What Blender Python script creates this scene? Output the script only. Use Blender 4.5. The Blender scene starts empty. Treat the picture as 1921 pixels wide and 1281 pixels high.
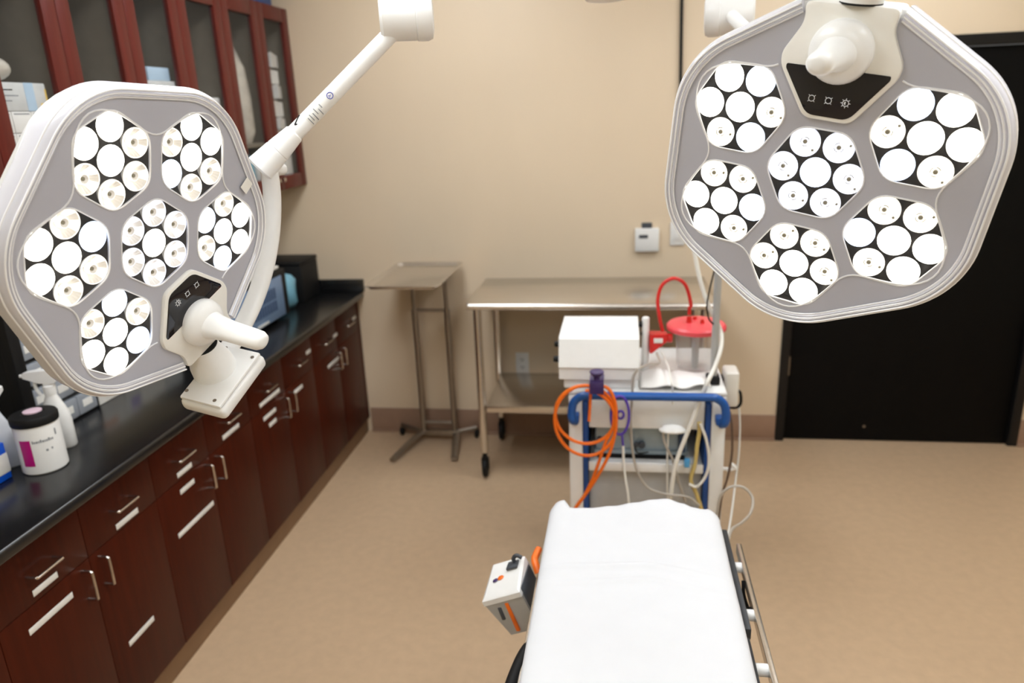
import bpy, bmesh, math, random
from mathutils import Matrix, Vector
random.seed(7)
SC = bpy.context.scene
COL = SC.collection
PI = math.pi
V = Vector

# ------------------------------------------------------------------ camera
F_PX, CX, CY = 1378.0, 960.5, 640.5
CAMLOC = V((0, 0, 1.75))
yaw, pitch, roll = .1546, -.3051, .0417
RC = Matrix.Rotation(yaw, 3, 'Z') @ Matrix.Rotation(pitch, 3, 'X') @ Matrix.Rotation(roll, 3, 'Y')   # columns: right, forward, up
cam_d = bpy.data.cameras.new('camera')
cam = bpy.data.objects.new('camera', cam_d)
COL.objects.link(cam)
r, f, u = RC.col[0], RC.col[1], RC.col[2]
cam.matrix_world = Matrix(((r.x, u.x, -f.x, CAMLOC.x), (r.y, u.y, -f.y, CAMLOC.y), (r.z, u.z, -f.z, CAMLOC.z), (0, 0, 0, 1)))
cam_d.sensor_width = 36
cam_d.lens = F_PX / 1921 * 36
cam_d.dof.use_dof = True
cam_d.dof.focus_distance = 1.24
cam_d.dof.aperture_fstop = 3.2
cam_d.clip_start = .02
SC.camera = cam


def ray(px, py):
    return RC @ V(((px - CX) / F_PX, 1, -(py - CY) / F_PX))


def at(px, py, Y):          # a point of the room at depth Y from the camera wall
    d = ray(px, py)
    return CAMLOC + d * (Y / d.y)


def atx(px, py, x):
    d = ray(px, py)
    return CAMLOC + d * (x / d.x)


# ------------------------------------------------------------------ materials
def lin(c):
    c = c / 255
    return c / 12.92 if c <= .04045 else ((c + .055) / 1.055) ** 2.4


def rgb(c):
    return (lin(c[0]), lin(c[1]), lin(c[2]), 1)


def mat(name, col, rough=.5, metal=0, spec=.5, var=.06, scale=(30, 30, 30), bump=0, bscale=200, coat=0, alpha=None, emit=None, es=0, trans=0, sheen=0):
    m = bpy.data.materials.new(name)
    m.use_nodes = True
    nt = m.node_tree
    b = nt.nodes['Principled BSDF']
    tc = nt.nodes.new('ShaderNodeTexCoord')
    mp = nt.nodes.new('ShaderNodeMapping')
    mp.inputs['Scale'].default_value = scale
    nt.links.new(tc.outputs['Object'], mp.inputs['Vector'])
    n = nt.nodes.new('ShaderNodeTexNoise')
    n.inputs['Scale'].default_value = 1
    n.inputs['Detail'].default_value = 4
    nt.links.new(mp.outputs['Vector'], n.inputs['Vector'])
    cr = nt.nodes.new('ShaderNodeValToRGB')
    c = rgb(col)
    cr.color_ramp.elements[0].position = .3
    cr.color_ramp.elements[1].position = .7
    cr.color_ramp.elements[0].color = (c[0] * (1 - var), c[1] * (1 - var), c[2] * (1 - var), 1)
    cr.color_ramp.elements[1].color = (min(1, c[0] * (1 + var)), min(1, c[1] * (1 + var)), min(1, c[2] * (1 + var)), 1)
    nt.links.new(n.outputs['Fac'], cr.inputs['Fac'])
    nt.links.new(cr.outputs['Color'], b.inputs['Base Color'])
    b.inputs['Roughness'].default_value = rough
    b.inputs['Metallic'].default_value = metal
    b.inputs['Specular IOR Level'].default_value = spec
    b.inputs['Coat Weight'].default_value = coat
    b.inputs['Coat Roughness'].default_value = .08
    b.inputs['Transmission Weight'].default_value = trans
    if sheen:
        b.inputs['Sheen Weight'].default_value = sheen
    if emit:
        b.inputs['Emission Color'].default_value = rgb(emit)
        b.inputs['Emission Strength'].default_value = es
    if bump:
        n2 = nt.nodes.new('ShaderNodeTexNoise')
        n2.inputs['Scale'].default_value = bscale
        n2.inputs['Detail'].default_value = 3
        nt.links.new(tc.outputs['Object'], n2.inputs['Vector'])
        bp = nt.nodes.new('ShaderNodeBump')
        bp.inputs['Strength'].default_value = bump
        bp.inputs['Distance'].default_value = .002
        nt.links.new(n2.outputs['Fac'], bp.inputs['Height'])
        nt.links.new(bp.outputs['Normal'], b.inputs['Normal'])
    if alpha is not None:
        clear(m, alpha)
    return m


def clear(m, alpha):
    """thin clear sheet: the surface shows with weight alpha, the rest goes straight through"""
    nt = m.node_tree
    b = nt.nodes['Principled BSDF']
    o = nt.nodes['Material Output']
    t = nt.nodes.new('ShaderNodeBsdfTransparent')
    mx = nt.nodes.new('ShaderNodeMixShader')
    lw = nt.nodes.new('ShaderNodeLayerWeight')
    lw.inputs['Blend'].default_value = .5
    pw = nt.nodes.new('ShaderNodeMath')
    pw.operation = 'POWER'
    pw.inputs[1].default_value = 4
    nt.links.new(lw.outputs['Facing'], pw.inputs[0])
    ad = nt.nodes.new('ShaderNodeMath')
    ad.operation = 'MULTIPLY_ADD'
    ad.use_clamp = True
    ad.inputs[1].default_value = .55
    ad.inputs[2].default_value = alpha
    nt.links.new(pw.outputs[0], ad.inputs[0])
    nt.links.new(ad.outputs[0], mx.inputs[0])
    nt.links.new(t.outputs[0], mx.inputs[1])
    nt.links.new(b.outputs[0], mx.inputs[2])
    nt.links.new(mx.outputs[0], o.inputs['Surface'])


WALL = mat('wall_paint', (226, 207, 180), .38, 0, .45, .02, (3, 3, 1), .12, 60)
WALLR = mat('wall_paint_side', (222, 211, 183), .45, 0, .4, .02, (3, 3, 1), .1, 60)
CEIL = mat('ceiling_tile', (235, 232, 224), .9, 0, .2, .03, (8, 8, 8), .3, 120)
FLOOR = mat('floor_vinyl', (196, 168, 137), .36, 0, .4, .05, (26, 26, 26), .1, 500)
BASE = mat('baseboard_vinyl', (160, 130, 110), .5, 0, .4, .05, (14, 14, 14))
BLACKDOOR = mat('door_black', (10, 10, 11), .5, 0, .12, .1, (8, 8, 2))
BLACKFRAME = mat('frame_black', (18, 18, 20), .4, 0, .35, .1)
WOOD = mat('cherry_veneer', (68, 23, 9), .38, 0, .16, .16, (60, 60, 3), .05, 90)
WOODUP = mat('cherry_veneer_upper', (92, 34, 27), .36, 0, .25, .14, (60, 60, 3), .05, 90)
CABIN = mat('cabinet_interior', (128, 120, 106), .6, 0, .3, .05)
TOE = mat('toe_kick_vinyl', (134, 104, 76), .5, 0, .4, .08, (12, 12, 12))
COUNTER = mat('counter_black', (21, 21, 22), .24, 0, .7, .35, (160, 160, 160))
STEEL = mat('brushed_steel', (222, 217, 210), .27, 1, .5, .06, (4, 200, 200))
STEELD = mat('dull_steel', (160, 152, 142), .36, 1, .5, .08, (40, 40, 4))
CHROME = mat('chrome', (214, 206, 196), .14, 1, .5, .03)
RUBBER = mat('black_rubber', (16, 16, 17), .6, 0, .3, .1)
WHITE = mat('white_enamel', (240, 240, 238), .28, 0, .5, .015)
WHITEP = mat('white_plastic', (236, 236, 234), .4, 0, .45, .02)
CREAM = mat('cream_plastic', (239, 237, 230), .4, 0, .45, .02)
GREYP = mat('grey_plastic', (176, 176, 174), .45, 0, .4, .03)
GREYD = mat('dark_grey_plastic', (70, 74, 80), .45, 0, .4, .05)
PANEL = mat('silver_panel', (186, 187, 197), .42, 0.15, .5, .02, (6, 6, 6))
REFL = mat('reflector_dark', (50, 46, 41), .25, 0, .5, .1)
FACET = mat('lens_facet', (222, 217, 208), .12, .1, .6, .06, emit=(255, 250, 240), es=.2)  # dull half of the sparkle painted into the off-axis lens
LEDSIDE = mat('lens_side', (120, 118, 116), .15, .3, .5, .05)
TRIMW = mat('edge_white', (240, 240, 240), .2, 0, .6, .01)  # also paints the lit edges of rim and openings
ACRYL = mat('edge_lit_acrylic', (238, 237, 244), .07, 0, .6, .01, alpha=.6)  # white tint stands for LED light guided through the rim
COVER = mat('clear_cover', (235, 235, 240), .03, 0, .5, .01, alpha=.03)
GLASS = mat('door_glass', (90, 92, 92), .04, 0, .5, .01, alpha=.05)
BLKGLASS = mat('black_glass', (22, 23, 30), .06, 0, .55, .05)
ICON = mat('icon_white', (225, 228, 232), .4, 0, .4, .01)
LEDW = mat('led_warm', (255, 250, 235), .2, emit=(255, 250, 236), es=6)
LEDC = mat('led_cool', (240, 246, 255), .2, emit=(208, 226, 255), es=2.2)
LENSW = mat('lens_warm', (250, 247, 240), .1, 0, .6, .02, emit=(255, 250, 240), es=.8)
LENSC = mat('lens_cool', (244, 246, 255), .1, 0, .6, .02, emit=(236, 240, 255), es=.82)
CHIP = mat('led_chip', (150, 146, 126), .3, .5, .5, .1)
SHEET = mat('white_sheet', (215, 216, 219), .85, 0, .2, .01, (20, 20, 20), .08, 900)
DRAPE = mat('white_drape', (240, 238, 235), .85, 0, .2, .02)
PAD = mat('dark_vinyl', (54, 56, 60), .5, 0, .4, .06)
BLUE = mat('blue_plastic', (22, 84, 160), .32, 0, .5, .04)
BLUED = mat('blue_panel', (20, 70, 138), .4, 0, .5, .04)
ORANGE = mat('orange_rubber', (238, 112, 22), .4, 0, .45, .04)
PURPLE = mat('purple_plastic', (84, 60, 168), .35, 0, .5, .04)
PLUM = mat('plum_plastic', (58, 38, 92), .35, 0, .5, .06)
RED = mat('red_plastic', (212, 38, 34), .35, 0, .5, .04)
LIDRED = mat('red_lid', (238, 84, 92), .35, 0, .5, .04)
CLEARP = mat('clear_plastic', (225, 225, 225), .06, 0, .5, .02, alpha=.12)
TUBEC = mat('pale_tubing', (236, 234, 226), .3, 0, .5, .02)
TUBEG = mat('grey_tubing', (176, 168, 156), .35, 0, .5, .03)
TUBEB = mat('brown_cable', (92, 72, 58), .45, 0, .4, .05)
YELLOW = mat('yellow_tubing', (206, 182, 112), .35, 0, .5, .08)
BLUEGREY = mat('blue_grey_front', (118, 144, 178), .35, 0, .5, .03)
NAVY = mat('navy_slot', (58, 78, 110), .4, 0, .4, .05)
METBOX = mat('blue_grey_metal', (160, 178, 190), .3, .5, .5, .06)
BLUEBOX = mat('bright_blue_card', (10, 92, 222), .35, 0, .5, .04)
AQUA = mat('aqua_film', (122, 178, 200), .2, 0, .6, .16, (14, 14, 14))
MAGENTA = mat('magenta_label', (186, 20, 122), .4, 0, .4, .03)
PINK = mat('pink_label', (226, 198, 212), .4, 0, .4, .03)
PAPER = mat('white_paper', (234, 233, 228), .8, 0, .2, .03)
PAPERG = mat('grey_carton', (204, 206, 204), .7, 0, .25, .05)
PALEBLUE = mat('pale_blue_card', (176, 200, 220), .6, 0, .3, .03)
YELLAB = mat('yellow_label', (232, 196, 96), .6, 0, .3, .03)
ORLAB = mat('orange_label', (232, 138, 70), .6, 0, .3, .03)
LILAC = mat('lilac_label', (170, 158, 210), .6, 0, .3, .03)
INK = mat('grey_ink', (140, 144, 148), .6, 0, .3, .03)
INKB = mat('dark_ink', (58, 58, 62), .6, 0, .3, .03)
LOGOB = mat('blue_ink', (58, 70, 170), .5, 0, .3, .03)
BAGW = mat('pale_film', (196, 190, 178), .25, 0, .5, .14, (16, 16, 16))
BINC = mat('bin_plastic', (150, 156, 164), .2, 0, .5, .12, (12, 12, 12))
LAMPCEIL = mat('ceiling_diffuser', (255, 252, 244), .5, emit=(245, 250, 255), es=10.4)
BROWNT = mat('handle_nickel', (206, 198, 190), .22, 1, .5, .04)


# ------------------------------------------------------------------ mesh building
class MB:
    def __init__(s):
        s.bm = bmesh.new()
        s.mi = 0

    def _in(s, t, M=None):
        if M is not None:
            t.transform(M)
        for fc in t.faces:
            fc.material_index = s.mi
        me = bpy.data.meshes.new('t')
        t.to_mesh(me)
        t.free()
        s.bm.from_mesh(me)
        bpy.data.meshes.remove(me)
        return s

    def box(s, lo, hi, bev=0, M=None, seg=2):
        t = bmesh.new()
        bmesh.ops.create_cube(t, size=1)
        lo, hi = V(lo), V(hi)
        c, d = (lo + hi) / 2, hi - lo
        for v in t.verts:
            v.co = V((v.co.x * d.x, v.co.y * d.y, v.co.z * d.z)) + c
        if bev:
            bmesh.ops.bevel(t, geom=t.edges[:], offset=min(bev, min(abs(d.x), abs(d.y), abs(d.z)) * .48), segments=seg, affect='EDGES', profile=.5)
        return s._in(t, M)

    def loft(s, rings, cap0=True, cap1=True, closed=True, M=None):
        t = bmesh.new()
        R = [[t.verts.new(V(p)) for p in ring] for ring in rings]
        n = len(R[0])
        for a, b in zip(R, R[1:]):
            for i in range(n if closed else n - 1):
                j = (i + 1) % n
                try:
                    t.faces.new((a[i], a[j], b[j], b[i]))
                except ValueError:
                    pass
        if cap0:
            t.faces.new(R[0][::-1])
        if cap1:
            t.faces.new(R[-1])
        bmesh.ops.recalc_face_normals(t, faces=t.faces[:])
        return s._in(t, M)

    def lathe(s, prof, M=None, n=32, cap0=True, cap1=True):
        rings = [[(rr * math.cos(2 * PI * i / n), rr * math.sin(2 * PI * i / n), z) for i in range(n)] for rr, z in prof]
        return s.loft(rings, cap0, cap1, True, M)

    def cyl(s, p0, p1, r0, r1=None, n=20, bev=0):
        p0, p1 = V(p0), V(p1)
        d = p1 - p0
        L = d.length
        M = Matrix.Translation(p0) @ d.to_track_quat('Z', 'Y').to_matrix().to_4x4()
        r1 = r0 if r1 is None else r1
        pr = [(r0, 0), (r1, L)]
        if bev:
            pr = [(r0 - bev, 0), (r0, bev), (r1, L - bev), (r1 - bev, L)]
        return s.lathe(pr, M, n)

    def sph(s, c, rad, sc=(1, 1, 1), sub=3, M=None):
        t = bmesh.new()
        bmesh.ops.create_icosphere(t, subdivisions=sub, radius=rad)
        for v in t.verts:
            v.co = V((v.co.x * sc[0], v.co.y * sc[1], v.co.z * sc[2])) + V(c)
        return s._in(t, M)

    def tube(s, pts, rad, n=10, smooth=6, closed=False, M=None, rads=None, flat=None):
        P = [V(p) for p in pts]
        if smooth:
            P = spline(P, smooth, closed)
        m = len(P)
        T = []
        for i in range(m):
            a = P[(i - 1) % m] if closed else P[max(i - 1, 0)]
            b = P[(i + 1) % m] if closed else P[min(i + 1, m - 1)]
            d = (b - a)
            T.append(d.normalized() if d.length > 1e-9 else V((0, 0, 1)))
        nrm = T[0].orthogonal().normalized()
        if flat is not None:
            nrm = (V(flat) - T[0] * T[0].dot(V(flat))).normalized()
        rings = []
        for i in range(m):
            nrm = (nrm - T[i] * nrm.dot(T[i])).normalized()
            bn = T[i].cross(nrm)
            if rads is None:
                ra = rb = rad
            else:
                q_ = i / (m - 1)
                ra, rb = (rads[0][h] + (rads[1][h] - rads[0][h]) * q_ for h in (0, 1))
            rings.append([P[i] + nrm * (ra * math.cos(2 * PI * k / n)) + bn * (rb * math.sin(2 * PI * k / n)) for k in range(n)])
        if closed:
            rings.append(rings[0])
        return s.loft(rings, not closed, not closed, True, M)

    def prism(s, poly, z0, z1, M=None, holes=(), bev=0):
        t = bmesh.new()
        es = []
        for loop in [poly] + list(holes):
            vs = [t.verts.new((p[0], p[1], z0)) for p in loop]
            es += [t.edges.new((vs[i], vs[(i + 1) % len(vs)])) for i in range(len(vs))]
        bmesh.ops.triangle_fill(t, edges=es, use_beauty=True, use_dissolve=False, normal=(0, 0, 1))
        r_ = bmesh.ops.extrude_face_region(t, geom=t.faces[:])
        for e in r_['geom']:
            if isinstance(e, bmesh.types.BMVert):
                e.co.z = z1
        bmesh.ops.recalc_face_normals(t, faces=t.faces[:])
        if bev:
            ed = [e for e in t.edges if len(e.link_faces) == 2 and e.calc_face_angle(0) > .9 and abs(e.verts[0].co.z - z1) < 1e-7 and abs(e.verts[1].co.z - z1) < 1e-7]
            bmesh.ops.bevel(t, geom=ed, offset=bev, segments=2, affect='EDGES', profile=.5)
        return s._in(t, M)

    def mesh(s, name, smooth=35):
        me = bpy.data.meshes.new(name)
        s.bm.to_mesh(me)
        s.bm.free()
        if smooth:
            me.shade_smooth()
            me.set_sharp_from_angle(angle=math.radians(smooth))
        return me

    def build(s, name, m, parent=None, label=None, smooth=35):
        me = s.mesh(name, smooth)
        for k in (m if isinstance(m, (list, tuple)) else [m]):
            me.materials.append(k)
        return place(name, me, parent, label)


def place(name, me, parent=None, label=None):
    o = bpy.data.objects.new(name, me)
    COL.objects.link(o)
    if parent:
        o.parent = parent
    if label:
        o['label'] = label
    return o


def spline(P, k, closed=False):
    out = []
    n = len(P)
    if n < 3 and not closed:
        return [P[0].lerp(P[-1], i / k) for i in range(k + 1)]
    for i in range(n if closed else n - 1):
        p1, p2 = P[i], P[(i + 1) % n]
        p0 = P[(i - 1) % n] if closed or i > 0 else p1 * 2 - p2
        p3 = P[(i + 2) % n] if closed or i + 2 < n else p2 * 2 - p1
        for j in range(k):
            t = j / k
            out.append(.5 * ((2 * p1) + (p2 - p0) * t + (2 * p0 - 5 * p1 + 4 * p2 - p3) * t * t + (3 * p1 - p0 - 3 * p2 + p3) * t ** 3))
    if not closed:
        out.append(P[-1])
    return out


def empty(name, label, cat, loc=(0, 0, 0), group=None, M=None):
    o = bpy.data.objects.new(name, None)
    COL.objects.link(o)
    if M is not None:
        o.matrix_world = M
    else:
        o.location = loc
    o.empty_display_size = .05
    return tag(o, label, cat, group)


def tag(o, label, cat, group=None):
    o['label'] = label
    o['category'] = cat
    if group:
        o['group'] = group
    return o


def struct(name, mb, m, parent=None, smooth=35):
    o = mb.build(name, m, parent, smooth=smooth)
    if not parent:
        o['kind'] = 'structure'
    return o


def frame(x, y, z, o):
    x, y, z, o = V(x), V(y), V(z), V(o)
    return Matrix(((x.x, y.x, z.x, o.x), (x.y, y.y, z.y, o.y), (x.z, y.z, z.z, o.z), (0, 0, 0, 1)))


# ------------------------------------------------------------------ room
XL, XR, YB, YF, ZC = -1.99, 2.6, 3.77, -1.8, 2.75
struct('floor', MB().box((XL - .1, YF - .1, -.1), (XR + .1, YB + .1, 0)), FLOOR)
struct('ceiling', MB().box((XL - .1, YF - .1, ZC), (XR + .1, YB + .1, ZC + .1)), CEIL)
struct('wall_left', MB().box((XL - .1, YF, 0), (XL, YB, ZC)), WALLR)
struct('wall_right', MB().box((XR, YF, 0), (XR + .1, YB, ZC)), WALLR)
struct('wall_front', MB().box((XL, YF - .1, 0), (XR, YF, ZC)), WALLR)
DX0, DX1, DZ = .818, 2.012, 1.99
w = MB().box((XL, YB, 0), (DX0, YB + .1, ZC)).box((DX1, YB, 0), (XR, YB + .1, ZC)).box((DX0, YB, DZ), (DX1, YB + .1, ZC))
struct('wall_back', w, WALL)
b = MB().box((-1.43, YB - .008, 0), (DX0, YB, .145), .003).box((DX1, YB - .008, 0), (XR, YB, .145), .003)
b.box((-1.43, YB - .02, 0), (DX0, YB - .006, .014), .005).box((DX1, YB - .02, 0), (XR, YB - .006, .014), .005)
struct('baseboard_back', b, BASE)
struct('baseboard_right', MB().box((XR - .008, YF, 0), (XR, YB - .03, .145), .003), BASE)
d = MB().box((DX0 + .048, YB + .012, .006), (DX1 - .048, YB + .052, DZ - .052), .002)
dr = struct('door_1', d, BLACKDOOR)
fr = MB().box((DX0, YB - .012, 0), (DX0 + .045, YB + .08, DZ), .003).box((DX1 - .045, YB - .012, 0), (DX1, YB + .08, DZ), .003)
fr.box((DX0, YB - .012, DZ - .048), (DX1, YB + .08, DZ), .003)
fr.build('door_frame', BLACKFRAME, dr)
for z in (.42, 1.05, 1.75):
    MB().cyl((DX0 + .047, YB + .006, z - .05), (DX0 + .047, YB + .006, z + .05), .007, n=12).build('hinge', STEELD, dr)
MB().cyl((1.27, YB + .013, .085), (1.27, YB + .009, .085), .007, n=12).build('screw_cap', STEELD, dr)

# ceiling lights (above the frame, they light the room)
for i, (x, y, lb) in enumerate(((-.75, 1.0, 'recessed ceiling light panel on the cabinet side nearer the operating table'), (.95, 1.0, 'recessed ceiling light panel on the door side nearer the operating table'),
                                (-.8, 2.6, 'recessed ceiling light panel above the steel table'), (1.15, 2.75, 'recessed ceiling light panel in front of the black door'), (.2, -.9, 'recessed ceiling light panel behind the foot of the operating table'))):
    t = empty('ceiling_light', lb, 'ceiling light', (x, y, ZC - .02), 'ceiling light panels')
    MB().box((-.32, -.62, -.012), (-.28, .62, .018)).box((.28, -.62, -.012), (.32, .62, .018)).box((-.28, -.62, -.012), (.28, -.58, .018)).box((-.28, .58, -.012), (.28, .62, .018)).build('frame', WHITE, t)
    MB().box((-.28, -.58, -.004), (.28, .58, .008)).build('diffuser', LAMPCEIL, t)

# ------------------------------------------------------------------ surgical lights


def rhex(a, rad, n=9):
    pts = []
    for k in range(6):
        th = math.radians(90 + 60 * k)
        c = V((math.cos(th), math.sin(th))) * ((a - rad) / math.cos(PI / 6))
        for j in range(n):
            al = th + math.radians(-30 + 60 * j / (n - 1))
            pts.append(V((c.x + rad * math.cos(al), c.y + rad * math.sin(al))))
    return pts


YCUT = .236


def clip(pts, yc):
    out = []
    n = len(pts)
    for i in range(n):
        p, q = pts[i], pts[(i + 1) % n]
        if p.y <= yc:
            out.append(p)
        if (p.y <= yc) != (q.y <= yc):
            t = (yc - p.y) / (q.y - p.y)
            out.append(p.lerp(q, t))
    return out


def rpoly(poly, rad, n=5):
    out = []
    P = [V((p[0], p[1])) for p in poly]
    m = len(P)
    for i in range(m):
        a, b_, c = P[i - 1], P[i], P[(i + 1) % m]
        r_ = min(rad, (a - b_).length * .45, (c - b_).length * .45)
        p0 = b_ + (a - b_).normalized() * r_
        p1 = b_ + (c - b_).normalized() * r_
        for j in range(n):
            t = j / (n - 1)
            out.append(p0 * (1 - t) ** 2 + b_ * 2 * t * (1 - t) + p1 * t * t)
    return out


def opened(a, rad, half):
    """rounded hexagon outline without its top, from the right end of the notch clockwise-free to the left end"""
    pts = rhex(a, rad, 15)
    pts = [p for p in pts if not (abs(p.x) < half and p.y > 0)]
    pts.sort(key=lambda p: (math.atan2(p.x, -p.y)))          # angle from the bottom, -pi..pi
    return pts


def led_meshes():
    L = {}
    for key, m in (('B', LEDW), ('c', LEDC)):
        b_ = MB().lathe([(.0232, -.003), (.021, -.0015), (.012, -.0005), (.003, 0)], None, 28, False, True)
        b_.mi = 1
        b_.lathe([(.010, -.022), (.0225, -.006), (.0232, -.003)], None, 28, True, False)
        me = b_.mesh('lens', 50)
        me.materials.append(m)
        me.materials.append(LEDSIDE)
        L[key] = me
    for key, m in (('s', LENSW), ('k', LENSC)):
        b_ = MB()
        b_.mi = 2
        b_.lathe([(.010, -.022), (.0222, -.006), (.0232, -.003)], None, 28, True, False)
        b_.mi = 0
        b_.lathe([(.0232, -.003), (.0222, -.0015)], None, 28, False, False)
        # faceted reflector bowl: alternating ridges
        n = 36
        rings = []
        for rr, z, amp in ((.0222, -.0015, 0), (.017, -.005, .0022), (.011, -.009, .002), (.0062, -.011, .001)):
            rings.append([(rr * math.cos(2 * PI * i / n), rr * math.sin(2 * PI * i / n), z + amp * (1 if i % 3 == 0 else -.5)) for i in range(n)])
        b_.loft(rings, False, True)
        b_.lathe([(.0062, -.0115), (.0062, -.004), (.005, -.003), (.0035, -.004)], None, 18)
        b_.mi = 1
        b_.lathe([(.0032, -.0045), (.0032, -.0026), (.0020, -.0020)], None, 12)
        for a0, a1 in ((.3, 1.5), (2.0, 3.3), (3.9, 5.0)):
            b_.tube([(.0068 * math.cos(a0 + (a1 - a0) * q / 6), .0068 * math.sin(a0 + (a1 - a0) * q / 6), -.0030) for q in range(7)], .00055, 6, 0)
        b_.box((.0085, -.0155, -.0030), (.0115, -.0125, -.0005))
        me = b_.mesh('lens', 20)
        me.materials.append(m)
        me.materials.append(CHIP)
        me.materials.append(LEDSIDE)
        L[key] = me
    # the same lens cup as seen well off its axis: white and grey facets paint in its sparkle
    for key, m in (('t', LENSW), ('u', LENSC)):
        b_ = MB()
        b_.mi = 1
        b_.lathe([(.010, -.022), (.0222, -.006), (.0232, -.003)], None, 28, True, False)
        b_.mi = 0
        b_.lathe([(.0232, -.003), (.0228, -.0015), (.0212, -.0018)], None, 28, False, False)
        n = 22
        for i in range(n):
            b_.mi = 1 if (i * 7) % 5 in (0, 2) else 0
            a0, a1 = 2 * PI * i / n, 2 * PI * (i + 1) / n
            am = (a0 + a1) / 2
            b_.loft([[(.0212 * math.cos(a0), .0212 * math.sin(a0), -.0018), (.0206 * math.cos(am), .0206 * math.sin(am), -.0030), (.0212 * math.cos(a1), .0212 * math.sin(a1), -.0018)],
                     [(.0105 * math.cos(a0), .0105 * math.sin(a0), -.012), (.0105 * math.cos(am), .0105 * math.sin(am), -.0128), (.0105 * math.cos(a1), .0105 * math.sin(a1), -.012)]], False, False, False)
        b_.mi = 1
        b_.lathe([(.0105, -.012), (.0085, -.0128)], None, 22, False, False)
        b_.mi = 0
        b_.lathe([(.0085, -.0128), (.0085, -.0055), (.0066, -.0045)], None, 22, False, False)
        b_.mi = 1
        b_.lathe([(.0066, -.0045), (.0050, -.0075), (.0030, -.0080)], None, 18, False, False)
        b_.mi = 2
        b_.lathe([(.0030, -.0082), (.0030, -.0070), (.0015, -.0066)], None, 12)
        me = b_.mesh('lens', 20)
        for q in (m, FACET, CHIP):
            me.materials.append(q)
        L[key] = me
    return L


LED = led_meshes()
HEXC = [(0, 0)] + [(.155 * math.cos(math.radians(90 - 60 * k)), .155 * math.sin(math.radians(90 - 60 * k))) for k in range(1, 6)]


def hexm(rad, c=(0, 0), rr=.02):
    return [V((p.x + c[0], p.y + c[1])) for p in rpoly([(rad * math.cos(math.radians(60 * k)), rad * math.sin(math.radians(60 * k))) for k in range(6)], rr, 6)]


def tube_between(mb, a, b_, rad, n=24):
    return mb.cyl(a, b_, rad, n=n)


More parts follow.
